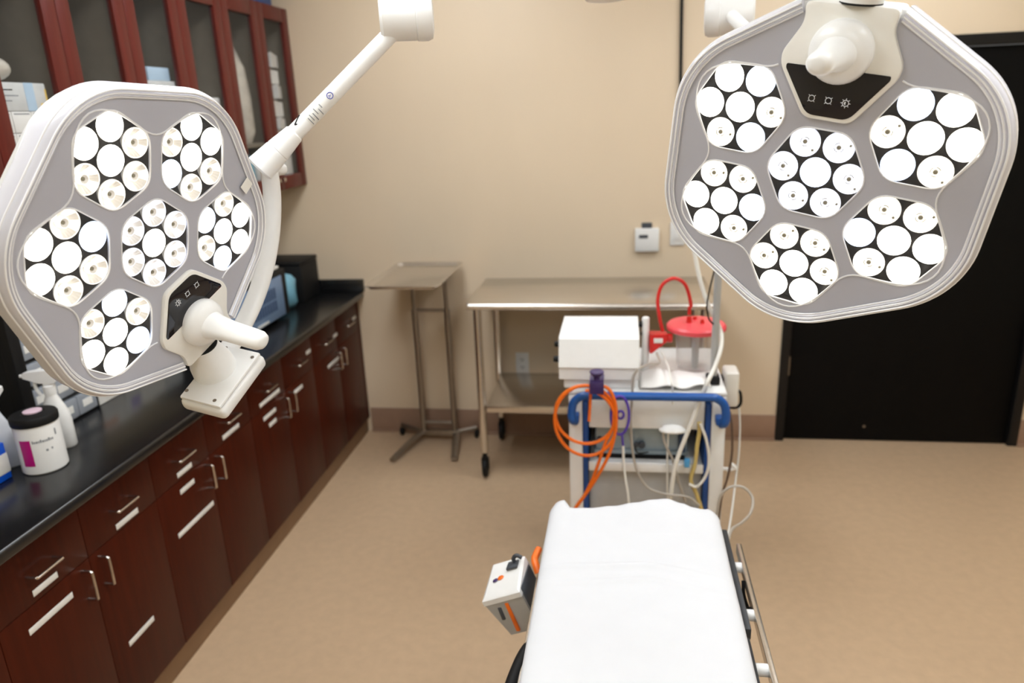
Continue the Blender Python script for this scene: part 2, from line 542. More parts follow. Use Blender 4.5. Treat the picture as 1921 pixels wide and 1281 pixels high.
def surgical_light(axes, centre, codes, led0, label, hl):
    M = frame(axes[0], axes[1], axes[2], centre)
    t = empty('surgical_light', label, 'surgical light', group=None, M=M)
    Mi = M.inverted()
    # housing (back shell)
    rings = []
    for a, z in ((.2225, -.0062), (.238, -.005), (.240, -.03), (.236, -.05), (.215, -.066), (.15, -.078), (.05, -.082)):
        o = clip(rhex(a, .14 * a / .243), YCUT * min(1, a / .238))
        rings.append([(p.x, p.y, z) for p in o])
    k = min(len(x) for x in rings)
    MB().loft([x[:k] for x in rings], False, True).build('housing', WHITE, t)
    # silver front panel with six openings
    MB().prism(clip(rhex(.226, .125), .228), -.004, 0, holes=[hexm(.0775, c) for c in HEXC]).build('front_panel', PANEL, t)
    # acrylic edge ring: three ridges, its edge light painted in as white
    path = opened(.2425, .14, .066)
    prof = [(0.0, -.034), (0.001, -.004), (-.002, .004), (-.0055, .0075), (-.0075, .0045), (-.0095, .0075), (-.0125, .0045), (-.0145, .0065), (-.0175, .0015), (-.0175, -.003), (-.004, -.006), (-.004, -.034)]
    rings = []
    for p in path:
        nrm = V((p.x, p.y)).normalized()
        rings.append([(p.x + nrm.x * q[0], p.y + nrm.y * q[0], q[1]) for q in prof])
    MB().loft(rings, True, True, True).build('acrylic_rim', ACRYL, t, 'acrylic edge ring whitened for its edge light', smooth=25)
    for off, z in ((.0008, -.004), (-.0055, .0076), (-.0115, .0058), (-.0175, .0022)):
        MB().tube([(p.x + p.normalized().x * off, p.y + p.normalized().y * off, z) for p in path], .0015, 6, 0).build('rim_edge_glow', TRIMW, t, 'white line painting the glow along the rim edge')  # edge-lit glow painted as white lines
    # wavy moulded line on the panel
    wl = []
    for i in range(121):
        th = math.radians(-240 + 300 * i / 120)
        d6 = (math.degrees(th) % 60)
        d6 = min(d6, 60 - d6) / 30                 # 0 at the middle of an edge, 1 at a corner
        hexr = .214 / math.cos(math.radians((math.degrees(th) + 30) % 60 - 30)) if False else 0
        s_ = .5 - .5 * math.cos(PI * d6)
        rr = .172 + .06 * s_
        wl.append((rr * math.cos(th), rr * math.sin(th), .0006))
    MB().tube(wl, .0015, 6, 0).build('moulded_line', TRIMW, t)
    # modules
    for mi, (c, code) in enumerate(zip(HEXC, codes)):
        e = bpy.data.objects.new('led_module', None)
        mo = MB().prism(hexm(.081, (0, 0), .021), -.026, -.0235)
        rg = [[(p.x, p.y, z) for p in hexm(.0795, (0, 0), .021)] for z in (-.0235, -.0045)]
        mo.loft(rg, False, False)
        md = mo.build('led_module', REFL, t)
        bpy.data.objects.remove(e)
        md.location = (c[0], c[1], 0)
        MB().tube([(p.x, p.y, .0004) for p in hexm(.0772)], .0013, 6, 0, True).build('lit_window_edge', TRIMW, md)  # white bead paints the light caught on the opening's bevel
        for j, ch in enumerate(code):
            ln = place('lens', LED[ch], md)
            if j:
                al = math.radians(led0 - 60 * (j - 1))
                ln.location = (.05 * math.cos(al), .05 * math.sin(al), -.0015)
            else:
                ln.location = (0, 0, -.0015)
            ln.rotation_euler = (0, 0, random.random() * 2)
    # clear cover over the modules
    cut = [(-.036, .079), (.036, .079), (.086, .152), (.086, .17), (.062, .212), (.064, .229)]
    outl = clip(rhex(.2235, .123), .2285)
    MB().prism(outl, .0035, .0045, holes=[[V(p) for p in rpoly([(-.036, .079), (.036, .079), (.086, .152), (.086, .17), (.062, .212), (.06, .2265), (-.06, .2265), (-.062, .212), (-.086, .17), (-.086, .152)], .01)]]).build('clear_cover', COVER, t, 'thin clear cover sheet', smooth=0)
    # control housing, black display, icons
    body = rpoly([(-.034, .081), (.034, .081), (.081, .150), (.083, .168), (.059, .212), (.064, .2385), (-.064, .2385), (-.059, .212), (-.083, .168), (-.081, .150)], .012, 6)
    cp = MB().prism(body, -.05, .008, bev=.003).build('control_panel', CREAM, t)
    MB().prism(rpoly([(-.03, .087), (.03, .087), (.072, .148), (.072, .154), (-.072, .154), (-.072, .148)], .012, 6), .0075, .0092, bev=.0006).build('display', BLKGLASS, cp, 'glossy black display window')
    for ix, x in enumerate((-.026, -.002, .022)):
        ic = MB()
        ring = [(x + .0042 * math.cos(a), .1105 + .0042 * math.sin(a), .0096) for a in [2 * PI * q / 20 for q in range(20)]]
        ic.tube(ring, .00055, 6, 0, True)
        nr = 8 if ix == 2 else 4
        for q in range(nr):
            a = 2 * PI * q / nr + (PI / 4 if nr == 4 else 0)
            ic.cyl((x + .0047 * math.cos(a), .1105 + .0047 * math.sin(a), .0096), (x + .0068 * math.cos(a), .1105 + .0068 * math.sin(a), .0096), .0005, n=6)
        if ix == 2:
            ic.prism([(x, .108), (x, .113), (x - .0017, .1122), (x - .0024, .1105), (x - .0017, .1088)], .0092, .0097)
        ic.build('icon', ICON, cp, 'white sun shaped symbol')
    # handle: round base and tapering grip standing out from the panel
    hd = MB()
    hd.lathe([(.043, .006), (.044, .014), (.041, .024), (.033, .031), (.024, .036)], Matrix.Translation((0, .178, 0)), 36)
    for i_ in range(1):
        rg = []
        for z, ra, rb in ((.030, .028, .025), (.045, .024, .021), (.075, .0205, .0175), (hl - .028, .0195, .0165), (hl - .011, .0185, .016), (hl - .003, .0145, .0125), (hl, .008, .007)):
            rg.append([(ra * math.cos(2 * PI * q / 28), .178 + rb * math.sin(2 * PI * q / 28), z) for q in range(28)])
        hd.loft(rg)
    ho = hd.build('handle', WHITE, t, 'white grip handle', smooth=40)
    MB().lathe([(.004, 0), (.004, .002), (.0025, .003)], Matrix.Translation((-.016, .192, .031)), 14).build('lock_button', GREYP, ho)
    # pivot: collar, seal, cone, block
    Ry = Matrix.Rotation(-PI / 2, 4, 'X')           # lathe z -> +y
    T0 = Matrix.Translation((.006, 0, -.012))
    MB().lathe([(.0285, .2375), (.0285, .2402)], T0 @ Ry, 28).build('seal_ring', RUBBER, t, 'black seal ring')
    MB().lathe([(.0288, .2403), (.030, .256), (.036, .272), (.040, .290), (.041, .308)], T0 @ Ry, 36).build('pivot_cone', WHITE, t)
    RB = Matrix.Rotation(math.radians(-5), 4, 'Y')
    blk = MB().box((-.056, .308, -.038), (.084, .316, .052), .004, RB).box((-.060, .317, -.042), (.088, .346, .056), .010, RB, 3)
    bk = blk.build('pivot_block', WHITE, t)
    for sx, sz in ((-.044, .040), (.070, .040), (-.046, -.026), (.070, -.026)):
        MB().cyl((sx, .3085, sz), (sx, .3072, sz), .0036, n=12).build('screw', STEELD, bk)
    return t, M, Mi


def light_arm(t, M, Mi, yoke, tube0, joint, jaxis, jlen, jrad, trad, hub, mark=True):
    # everything in the lamp's own frame
    MB().tube(yoke, .012, 18, 10, rads=((.021, .013), (.019, .015)), flat=(0, 0, 1)).build('yoke', WHITE, t)
    A = V(tube0)
    B = Mi @ V(joint)
    d = (B - A).normalized()
    MB().cyl(A - d * .024, A + d * .03, trad * 1.75, trad * 1.5, 28, .004).cyl(A + d * .026, A + d * .078, trad * 1.48, trad * 1.14, 28, .003).build('sleeve', WHITE, t)
    side = d.cross(V((0, 0, 1))).normalized()
    if side.y < 0:
        side = -side
    MB().cyl(A - d * .008 + side * .016, A + d * .010 + side * .050, .018, .011, 18, .003).build('clamp_knob', WHITE, t)
    MB().cyl(A + d * .058, B, trad, n=28).build('arm_tube', WHITE, t)
    # joint: short drum
    ja = (Mi.to_3x3() @ V(jaxis)).normalized()
    Mj = Matrix.Translation(B - ja * jlen / 2) @ ja.to_track_quat('Z', 'Y').to_matrix().to_4x4()
    MB().lathe([(jrad * .9, 0), (jrad, .006), (jrad, jlen * .66), (jrad * .98, jlen * .67), (jrad * 1.03, jlen * .69), (jrad * 1.03, jlen - .012), (jrad * .93, jlen - .003), (jrad * .6, jlen)], Mj, 40).build('joint', WHITE, t)
    # riser and horizontal arm back to the ceiling hub
    J = V(joint)
    p = [J + V((0, 0, jrad * .7)), V((J.x, J.y, 2.2))]
    MB().cyl(Mi @ p[0], Mi @ p[1], .03, n=24).build('riser', WHITE, t)
    H = V(hub)
    dv = V((H.x - J.x, H.y - J.y, 0))
    e = H - dv.normalized() * .058
    MB().cyl(Mi @ V((J.x, J.y, H.z)) - (Mi.to_3x3() @ dv.normalized()) * .04, Mi @ e, .036, n=24, bev=.004).build('horizontal_arm', WHITE, t)
    return A, d, B


HUB = V((-.04, 1.93, 0))
# right lamp
AR = ((.87465, -.44664, -.18840), (.08300, -.24492, .96598), (-.47759, -.86054, -.17715))
tR, MR, MiR = surgical_light(AR, V((.292, 1.206, -.111)) + CAMLOC, ["ckkkkkk", "BcBBscs", "BssBBsc", "BsssBBs", "BsscsBB", "BBcscsB"], 120,
                             'right hand surgical light head in front of the black door, facing the camera', .120)
# left lamp
AL = ((-.29995, -.83767, -.45645), (-.05224, .49219, -.86892), (.95252, -.23679, -.19139))
tL, ML, MiL = surgical_light(AL, V((-.744, 1.086, -.183)) + CAMLOC, ["Buuuuuu", "BctcBBt", "BtcttBB", "BBttttB", "BBBttct", "BtBBctc"], 240,
                             'left hand surgical light in front of the wall cabinets, turned sideways on a white arm', .150)
# yokes: quarter arcs of radius .33 round the head
yk = []
for i in range(9):
    a = math.radians(88 + (170 - 88) * i / 8)
    yk.append((.331 * math.cos(a), .331 * math.sin(a), -.036 - .004 * i / 8))
JL = CAMLOC + ray(763, 33) * 1.45
A0, d0, B0 = light_arm(tL, ML, MiL, yk, (yk[-1][0], yk[-1][1], -.04), JL, ray(763, 33).cross(V((0, 0, 1))), .105, .043, .0165, HUB + V((0, 0, 2.24)))
# mark and sticker on the left arm tube
vd = (MiL @ CAMLOC - (A0 + d0 * .1)).normalized()
vd = (vd - d0 * vd.dot(d0)).normalized()
up_ = d0.cross(vd).normalized()


def on_tube(s, ang, rad=.0168):
    return A0 + d0 * s + (vd * math.cos(ang) + up_ * math.sin(ang)) * rad


sgn = 1 if (ML.to_3x3() @ up_).z > 0 else -1
MB().tube([on_tube(.088 + .004 * abs(q), sgn * (.35 + .13 * q + .3), .0168) for q in range(-1, 6)], .0014, 6, 3).build('index_mark', RUBBER, tL, 'black index mark on the tube')
stk = MB()
stk.loft([[on_tube(s, sgn * (.75 - 1.9 * q / 10), .01675) for q in range(11)] for s in (.110, .125, .140, .155, .170, .185)], False, False, False)
st = stk.build('sticker', PAPER, tL, 'clear and white rating sticker')
inkm = MB()
for s_, a0, a1 in ((.115, .1, -.9), (.121, .25, -.6), (.128, .1, -1.0), (.135, .4, -.4), (.142, .0, -.9), (.149, .3, -.2)):
    inkm.tube([on_tube(s_, sgn * (a0 + (a1 - a0) * q / 6), .017) for q in range(7)], .0009, 5, 0)
inkm.build('print', INK, st)
lg = MB().tube([on_tube(.176 + .006 * math.cos(a), sgn * .1 + .36 * math.sin(a), .017) for a in [2 * PI * q / 18 for q in range(18)]], .0008, 5, 0, True)
lg.tube([on_tube(.1725, sgn * .1 - .1, .017), on_tube(.178, sgn * .1, .017), on_tube(.1725, sgn * .1 + .12, .017)], .0007, 5, 0)
lg.build('logo', LOGOB, st, 'blue round emblem')
# small label on the left lamp front panel
MB().box((-.012, -.010, 0), (.012, .010, .0006), 0, Matrix.Translation((-.2145, .030, .0048)) @ Matrix.Rotation(.3, 4, 'Z')).build('paper_label', CREAM, tL, 'small cream square label')
# right lamp arm: the yoke runs up and behind the head
yr = []
JR = CAMLOC + ray(1368, 26) * 1.9
bl = MiR @ JR
psi = math.atan2(bl.x, -bl.z)
for i in range(9):
    a = math.radians(88 + (166 - 88) * i / 8)
    rr = .331
    h = -rr * math.cos(a)
    yr.append((h * math.sin(psi), rr * math.sin(a), -h * math.cos(psi) - .03))
A1, d1, B1 = light_arm(tR, MR, MiR, yr, yr[-1], JR, ray(1368, 26).cross(V((0, 0, 1))) * -1, .125, .052, .016, HUB + V((0, 0, 2.36)))
# ceiling column that carries both arms
cm = empty('ceiling_mount', 'white round ceiling column carrying both surgical light arms', 'ceiling mount', (HUB.x, HUB.y, ZC))
MB().cyl((0, 0, -.76), (0, 0, -.02), .052, n=36, bev=.006).build('column', WHITE, cm)
MB().cyl((0, 0, -.03), (0, 0, -.001), .14, n=48, bev=.004).build('flange', WHITE, cm)

# ------------------------------------------------------------------ base cabinets along the left wall
FX = -1.437
WU = .62
ORD = ['nearest the camera', 'second from the camera, under the blue box', 'third along the counter from the camera, behind the first large door label', 'fourth along the counter, in front of the bottle group', 'last of the row, against the back wall']
LABS = ['dark cherry base cabinet at the near end of the row, mostly outside the frame',
        'dark cherry base cabinet nearest the camera with chrome handles and white label strips',
        'dark cherry base cabinet in mid row, with two labels on its near door',
        'dark cherry base cabinet second from the back wall, with two short labels on one door',
        'dark cherry base cabinet standing against the tan back wall']
DRAWLAB = [(1.356, 1.439, .655), (1.671, 1.771, .648), (1.98, 2.065, .650), (2.27, 2.39, .650), (2.562, 2.743, .655), (3.041, 3.091, .718), (3.371, 3.425, .695), (3.655, 3.705, .707)]
DOORLAB = [(1.318, 1.469, .571), (1.619, 1.739, .286), (1.979, 2.062, .590), (1.928, 2.146, .457), (2.576, 2.687, .590), (2.614, 2.679, .546), (2.873, 2.961, .590), (3.263, 3.409, .571)]


def handle_mesh(vert):
    L, s = .088, .030
    p = [(0, -L / 2, 0), (s - .008, -L / 2, 0), (s - .002, -L / 2 + .002, 0), (s, -L / 2 + .009, 0), (s, L / 2 - .009, 0), (s - .002, L / 2 - .002, 0), (s - .008, L / 2, 0), (0, L / 2, 0)]
    if vert:
        p = [(a, 0, b_) for a, b_, c in p]
    me = MB().tube(p, .0043, 10, 3).mesh('handle')
    me.materials.append(BROWNT)
    return me


HM, HMV = handle_mesh(False), handle_mesh(True)


def strip(y0, y1, z, parent):
    h = .0085
    MB().box((FX + .0002, y0, z - h), (FX + .0016, y1, z + h), .0005).build('label_strip', PAPER, parent, 'white paper label strip')


for k in range(5):
    y0 = .62 + k * WU
    y1 = y0 + WU
    t = empty('base_cabinet', LABS[k], 'cabinet', (0, 0, 0), 'base cabinets')
    MB().box((-1.985, y0 + .001, .088), (FX - .021, y1 - .001, .797)).build('body', WOOD, t)
    for i in range(2):
        a, b_ = y0 + i * WU / 2, y0 + (i + 1) * WU / 2
        dw = MB().box((FX - .020, a + .001, .631), (FX, b_ - .001, .796), .0015).build('drawer', WOOD, t)
        h = place('handle', HM, dw)
        h.location = (FX, (a + b_) / 2, .706)
        for l0, l1, z in DRAWLAB:
            if a < (l0 + l1) / 2 < b_:
                strip(l0, l1, z, dw)
        do = MB().box((FX - .020, a + .001, .090), (FX, b_ - .001, .629), .0015).build('door', WOOD, t)
        h = place('handle', HMV, do)
        h.location = (FX, (y0 + y1) / 2 + (-.034 if i == 0 else .034), .566)
        for l0, l1, z in DOORLAB:
            if a < (l0 + l1) / 2 < b_:
                strip(l0, l1, z, do)
tag(MB().box((-1.985, 3.7205, .088), (FX - .002, YB - .002, .797)).build('filler_panel', WOOD), 'narrow dark cherry filler strip between the last base cabinet and back wall', 'filler panel')
struct('trim_1', MB().box((-1.6, .62, 0), (-1.452, YB - .01, .086), .003), TOE)
ct = empty('countertop', 'long glossy black countertop with backsplash on the base cabinets', 'countertop', (0, 0, .8))
MB().box((-1.986, .5, 0), (-1.400, YB - .002, .035), .009, seg=3).build('slab', COUNTER, ct)
MB().box((-1.986, .5, .0355), (-1.968, YB - .022, .105), .003).build('backsplash', COUNTER, ct)
MB().box((-1.986, YB - .021, .0355), (-1.392, YB - .002, .104), .003).build('backsplash', COUNTER, ct)
CZ = .8355

# ------------------------------------------------------------------ wall cabinets
UX = -1.648
WZ0, WZ1 = 1.419, 2.268
WLAB = ['glass fronted cherry wall cabinet nearest the camera, outside the frame', 'glass fronted cherry wall cabinet at the left edge holding white cartons', 'glass fronted cherry wall cabinet in the middle of the upper row', 'glass fronted cherry wall cabinet at the far end by the back wall']
for k in range(4):
    y1 = 3.766 - (3 - k) * .65
    y0 = y1 - .65
    t = empty('wall_cabinet', WLAB[k], 'wall cabinet', (0, 0, 0), 'wall cabinets')
    bx = -1.987
    MB().box((bx, y0 + .001, WZ0), (UX - .021, y0 + .019, WZ1)).box((bx, y1 - .019, WZ0), (UX - .021, y1 - .001, WZ1)).box((bx, y0 + .019, WZ0), (UX - .021, y1 - .019, WZ0 + .018)).box((bx, y0 + .019, WZ1 - .018), (UX - .021, y1 - .019, WZ1)).build('carcass', WOODUP, t)
    MB().box((bx, y0 + .019, WZ0 + .018), (bx + .008, y1 - .019, WZ1 - .018)).box((bx + .008, (y0 + y1) / 2 - .008, WZ0 + .018), (UX - .0205, (y0 + y1) / 2 + .008, WZ1 - .018)).build('interior', CABIN, t)
    MB().box((bx + .009, y0 + .0191, WZ0 + .0185), (UX - .021, y0 + .021, WZ1 - .0185)).build('liner', CABIN, t)
    MB().box((bx + .009, y1 - .021, WZ0 + .0185), (UX - .021, y1 - .0191, WZ1 - .0185)).build('liner', CABIN, t)
    SHZ = 1.683 if k < 3 else 1.65
    for z in (SHZ, 2.06):
        for q in range(2):
            a = y0 + .0212 if q == 0 else (y0 + y1) / 2 + .0085
            b_ = (y0 + y1) / 2 - .0085 if q == 0 else y1 - .0212
            if z > 1.9 and not (k == 0):
                continue
            MB().box((bx + .009, a, z - .018), (UX - .0225, b_, z), .001).build('shelf', CABIN, t)
    for i in range(2):
        a, b_ = y0 + i * .325 + .001, y0 + (i + 1) * .325 - .001
        sw, rw = .058, .065
        do = MB()
        for lo, hi in (((a, WZ0), (a + sw, WZ1)), ((b_ - sw, WZ0), (b_, WZ1)), ((a + sw, WZ0), (b_ - sw, WZ0 + rw)), ((a + sw, WZ1 - rw), (b_ - sw, WZ1))):
            do.box((UX - .020, lo[0], lo[1]), (UX, hi[0], hi[1]), .0012)
        dd = do.build('door', WOODUP, t)
        MB().box((UX - .013, a + sw - .004, WZ0 + rw - .004), (UX - .009, b_ - sw + .004, WZ1 - rw + .004)).build('glass_pane', GLASS, dd, 'clear glass pane')
        yh = b_ - .026 if i == 0 else a + .026
        MB().cyl((UX, yh, WZ0 + .05), (UX + .022, yh, WZ0 + .05), .006, .011, 14, .001).build('knob', BROWNT, dd)


def carton(name, lo, hi, m, label, cat, group=None, marks=()):
    bev = .003
    o = MB().box(lo, hi, bev).build(name, m)
    tag(o, label, cat, group)
    for mn, (u0, v0, u1, v1), mm in marks:           # marks on the face towards the room (+X)
        y0, y1, z0, z1 = lo[1], hi[1], lo[2], hi[2]
        MB().box((hi[0], y0 + (y1 - y0) * u0, z0 + (z1 - z0) * v0), (hi[0] + .0006, y0 + (y1 - y0) * u1, z0 + (z1 - z0) * v1)).build(mn, mm, o)
    return o


SH = 1.6835
# first visible cabinet: cartons
CXF = -1.676
LINES = [('print', (.12, .72, .42, .76), INKB), ('print', (.12, .52, .5, .56), INK), ('print', (.2, .34, .38, .38), INK)]
for i in range(3):
    y = 1.845 + i * .072
    carton('white_box', (-1.93, y, SH), (CXF, y + .070, SH + .058), PAPER, ['small white box on the wall cabinet shelf, bottom row, first from the left', 'small white box on the wall cabinet shelf, bottom row, second from the left', 'small white box on the wall cabinet shelf, bottom row, third from the left', ''][i], 'box', 'small white boxes in the wall cabinet', [('print', (.1, .86, .9, .92), INK)])
for i in range(3):
    y = 1.845 + i * .072
    carton('white_box', (-1.93, y, SH + .059), (CXF, y + .070, SH + .117), PAPER, ['small white box in the wall cabinet, middle row, first from the left', 'small white box in the wall cabinet, middle row, second from the left', 'small white box in the wall cabinet, middle row, third from the left'][i], 'box', 'small white boxes in the wall cabinet', [('print', (.1, .86, .9, .92), INK)])
carton('carton', (-1.94, 1.846, SH + .118), (CXF, 2.064, SH + .195), PAPERG, 'grey white carton with pale blue band and yellow label in the wall cabinet', 'carton', None,
       LINES + [('band', (.62, 0, .78, 1), PALEBLUE), ('sticker', (.86, .02, .97, .28), YELLAB), ('sticker', (.97, .02, .995, .8), YELLAB)])
rb = MB().sph((-1.745, 1.93, SH + .2335), .038, (1.6, 1.9, 1), 3)
tag(rb.build('film_bag', BAGW), 'crumpled clear bag on top of the grey white carton', 'bag')
# second cabinet
carton('carton', (-1.90, 2.52, SH), (-1.676, 2.74, SH + .22), PAPERG, 'white carton on the shelf of the middle wall cabinet, lower one', 'carton', None, LINES)
carton('carton', (-1.88, 2.60, SH + .221), (-1.69, 2.735, SH + .268), PALEBLUE, 'pale blue carton on top of the white carton in the middle wall cabinet', 'carton')
carton('small_box', (-1.90, 2.28, SH), (-1.69, 2.40, SH + .16), PAPERG, 'grey box behind the near glass door of the middle wall cabinet', 'box')
carton('small_box', (-1.90, 2.985, SH), (-1.69, 3.075, SH + .165), PAPER, 'white packet stack beside the divider of the far wall cabinet row', 'box')
# far cabinet
SH = 1.6505
bg = MB()
rg = []
for z, sx, sy in ((SH, .05, .065), (SH + .05, .075, .085), (SH + .2, .07, .08), (SH + .33, .06, .075), (SH + .4, .03, .06), (SH + .43, .008, .05)):
    rg.append([(-1.752 + sx * math.cos(a) * (1 + .08 * math.sin(3 * a + z * 20)), 3.315 + sy * math.sin(a) * (1 + .07 * math.cos(5 * a + z * 31)), z) for a in [2 * PI * q / 24 for q in range(24)]])
tag(bg.loft(rg).build('film_bag', BAGW, smooth=60), 'tall pale plastic bag in the far wall cabinet', 'bag')
LZ = WZ0 + .0185
bt = empty('bottle', 'pale blue bottle on the bottom of the far wall cabinet', 'bottle', (-1.715, 3.27, LZ))
MB().lathe([(.03, 0), (.034, .006), (.034, .12), (.026, .15), (.014, .17), (.014, .18)], None, 24).build('body', AQUA, bt)
MB().lathe([(.016, .181), (.016, .205), (.012, .208)], None, 20).build('cap', WHITEP, bt)
carton('small_box', (-1.93, 3.315, LZ), (-1.69, 3.40, LZ + .15), PAPERG, 'grey box at the bottom of the far wall cabinet beside the blue bottle', 'box')
zz = SH
for i, (h, dx) in enumerate(((.052, .0), (.060, .012), (.085, .0), (.070, .014), (.075, -.004), (.07, .008))):
    M_ = Matrix.Translation((-1.765 + dx, 3.645, zz)) @ Matrix.Rotation((-.12, .22, -.10, .3, -.24, .16)[i], 4, 'Z')
    o = MB().loft([[(-.06, -.045, .0005), (.066, -.05, .0005), (.066, .05, .0005), (-.06, .045, .0005)], [(-.06, -.045, h * .45), (.066, -.05, h), (.066, .05, h * .8), (-.06, .045, h * .4)]], M=M_).build('white_packet', PAPER)
    tag(o, 'folded white packet in the far wall cabinet, ' + ['bottom of its stack', 'second from the bottom of its stack', 'third from the bottom, thickest of its stack', 'third from the top of its stack', 'second from the top of its stack', 'topmost of its stack'][i], 'packet', 'white packets in the far wall cabinet')
    zz += h + .0005
for i, y in enumerate((3.515, 3.625)):
    carton('small_box', (-1.92, y, LZ), (-1.69, y + .085, LZ + (.1, .17)[i]), (PAPERG, PAPER)[i], ['short grey box at the bottom of the far wall cabinet by the back wall', 'taller white box at the bottom of the far wall cabinet by the back wall'][i], 'box')
carton('storage_box', (-1.94, 3.46, WZ1 + .0005), (-1.69, 3.70, WZ1 + .13), BLUED, 'dark blue box lying on top of the far wall cabinet', 'box')

# ------------------------------------------------------------------ things on the counter
# wipes canister
cn = empty('wipes_canister', 'white wipes canister with black lid and magenta label on the counter', 'canister', (-1.617, 1.676, CZ))
MB().lathe([(.054, 0), (.0575, .004), (.0575, .135), (.056, .140)], None, 40).build('body', WHITEP, cn)
ld = MB().lathe([(.059, .1405), (.060, .146), (.060, .160), (.057, .165), (.030, .166), (.028, .163)], None, 40).build('lid', RUBBER, cn, 'black ribbed lid')
MB().lathe([(.0005, .1635), (.024, .1637), (.024, .1668), (.02, .1675)], Matrix.Translation((-.012, .012, 0)), 24).build('lid_label', PINK, ld, 'pale pink round label')
cdir = math.atan2(-1.676, 1.617)                       # towards the camera


def wrap(b_, a0, a1, z0, z1, rad, n=10):
    return b_.loft([[(rad * math.cos(a0 + (a1 - a0) * q / n), rad * math.sin(a0 + (a1 - a0) * q / n), z) for z in (z0, z1)] for q in range(n + 1)], False, False, False)


wrap(MB(), cdir - .95, cdir - .42, .028, .105, .0579).build('label', MAGENTA, cn, 'magenta label panel')
ink = MB()
wl = [(.075, .004), (.10, .003), (.012, .006), (.09, .0035)]
a = cdir - .34
for q in range(11):
    wd = .05 + .03 * ((q * 7) % 3) / 2
    hgt = .009 if q in (0, 4, 8) else .006
    wrap(ink, a, a + wd, .094, .094 + hgt, .0580, 3)
    a += wd + .022
wrap(ink, cdir + .72, cdir + .80, .104, .122, .0580, 3)
wrap(ink, cdir + .16, cdir + .26, .066, .072, .0580, 3)
wrap(ink, cdir + .40, cdir + .47, .068, .074, .0580, 3)
ink.build('print', INK, cn, 'grey printed lettering')


def spray_bottle(loc, rz, label, body_m, grp):
    t = empty('spray_bottle', label, 'spray bottle', loc, grp)
    t.rotation_euler = (0, 0, rz)
    prof = [(.036, .022, 0), (.040, .026, .006), (.040, .026, .085), (.036, .024, .115), (.024, .018, .145), (.016, .015, .165), (.0145, .0145, .18)]
    MB().loft([[(a * math.cos(2 * PI * q / 28), b_ * math.sin(2 * PI * q / 28), z) for q in range(28)] for a, b_, z in prof]).build('body', body_m, t)
    MB().lathe([(.017, .172), (.017, .196), (.012, .199)], None, 20).build('collar', WHITEP, t)
    hd = MB()
    hd.loft([[(x, y, z) for x, y, z in ((xx, -w_, zl), (xx, w_, zl), (xx, w_, zh), (xx, -w_, zh))] for xx, w_, zl, zh in ((-.036, .009, .224, .236), (-.02, .012, .205, .244), (.02, .012, .208, .246), (.05, .010, .222, .244), (.062, .007, .226, .240))])
    hd.box((-.013, -.010, .197), (.013, .010, .215), .003)
    hd.build('sprayer_head', WHITEP, t)
    MB().tube([(.03, 0, .222), (.036, 0, .205), (.034, 0, .185), (.026, 0, .168)], .005, 8, 4).build('trigger', WHITEP, t)
    MB().cyl((.060, 0, .233), (.070, 0, .233), .006, .005, 12).build('nozzle', WHITEP, t)
    return t


spray_bottle((-1.665, 1.805, CZ), PI + .35, 'white spray bottle standing behind the wipes canister', WHITEP, 'spray bottles on the counter')
spray_bottle((-1.735, 1.668, CZ), PI + .6, 'white spray bottle at the left edge, between blue box and black post', mat('grey_white_plastic', (214, 217, 222), .4), 'spray bottles on the counter')
gb = carton('glove_box', (-1.86, 1.50, CZ), (-1.668, 1.612, CZ + .105), BLUEBOX, 'bright blue cardboard box at the left edge of the counter', 'box')
MB().box((-1.6679, 1.535, CZ + .02), (-1.6668, 1.612, CZ + .075), .0004).build('label', PAPER, gb, 'white oval label')
# organiser rack with bins
og = empty('drawer_organizer', 'tall black organizer rack of clear grey bins against the left wall', 'organizer', (0, 0, CZ))
MB().box((-1.79, 1.796, 0), (-1.752, 1.836, .53), .003).build('post', RUBBER, og)
MB().box((-1.955, 2.108, 0), (-1.772, 2.114, .53), .001).build('side_panel', RUBBER, og)
MB().box((-1.955, 1.80, .0), (-1.7905, 1.83, .53)).build('side_panel', RUBBER, og)
tr = MB()
for j in range(7):
    tr.box((-1.955, 1.837, .0 + j * .082), (-1.778, 2.107, .006 + j * .082))
tr.build('shelf', RUBBER, og)
for j in range(6):
    for i in range(3):
        y = 1.840 + i * .0895
        z = .0065 + j * .082
        bn = MB().box((-1.94, y, z), (-1.770, y + .0865, z + .066), .003).build('bin', BINC, og)
        MB().box((-1.770, y + .02, z + .022), (-1.7688, y + .064, z + .046)).build('bin_label', PAPER, bn)
# cartons beside it
for i, (y, wd, h, m, lb, mk) in enumerate(((2.118, .125, .13, PAPER, 'white carton with an orange band beside the black organizer on the counter', [('band', (.0, .62, .6, .8), ORLAB)]),
                                            (2.247, .085, .12, PAPER, 'white carton with a lilac label, second beyond the organizer', [('label', (.3, .3, .9, .75), LILAC)]),
                                            (2.336, .15, .10, CREAM, 'low cream carton on the counter, third beyond the organizer', []),
                                            (2.49, .12, .10, PAPERG, 'grey carton on the counter just before the grille fronted appliance', []))):
    carton('carton', (-1.93, y, CZ), (-1.773, y + wd, CZ + h), m, lb, 'carton', None, mk)
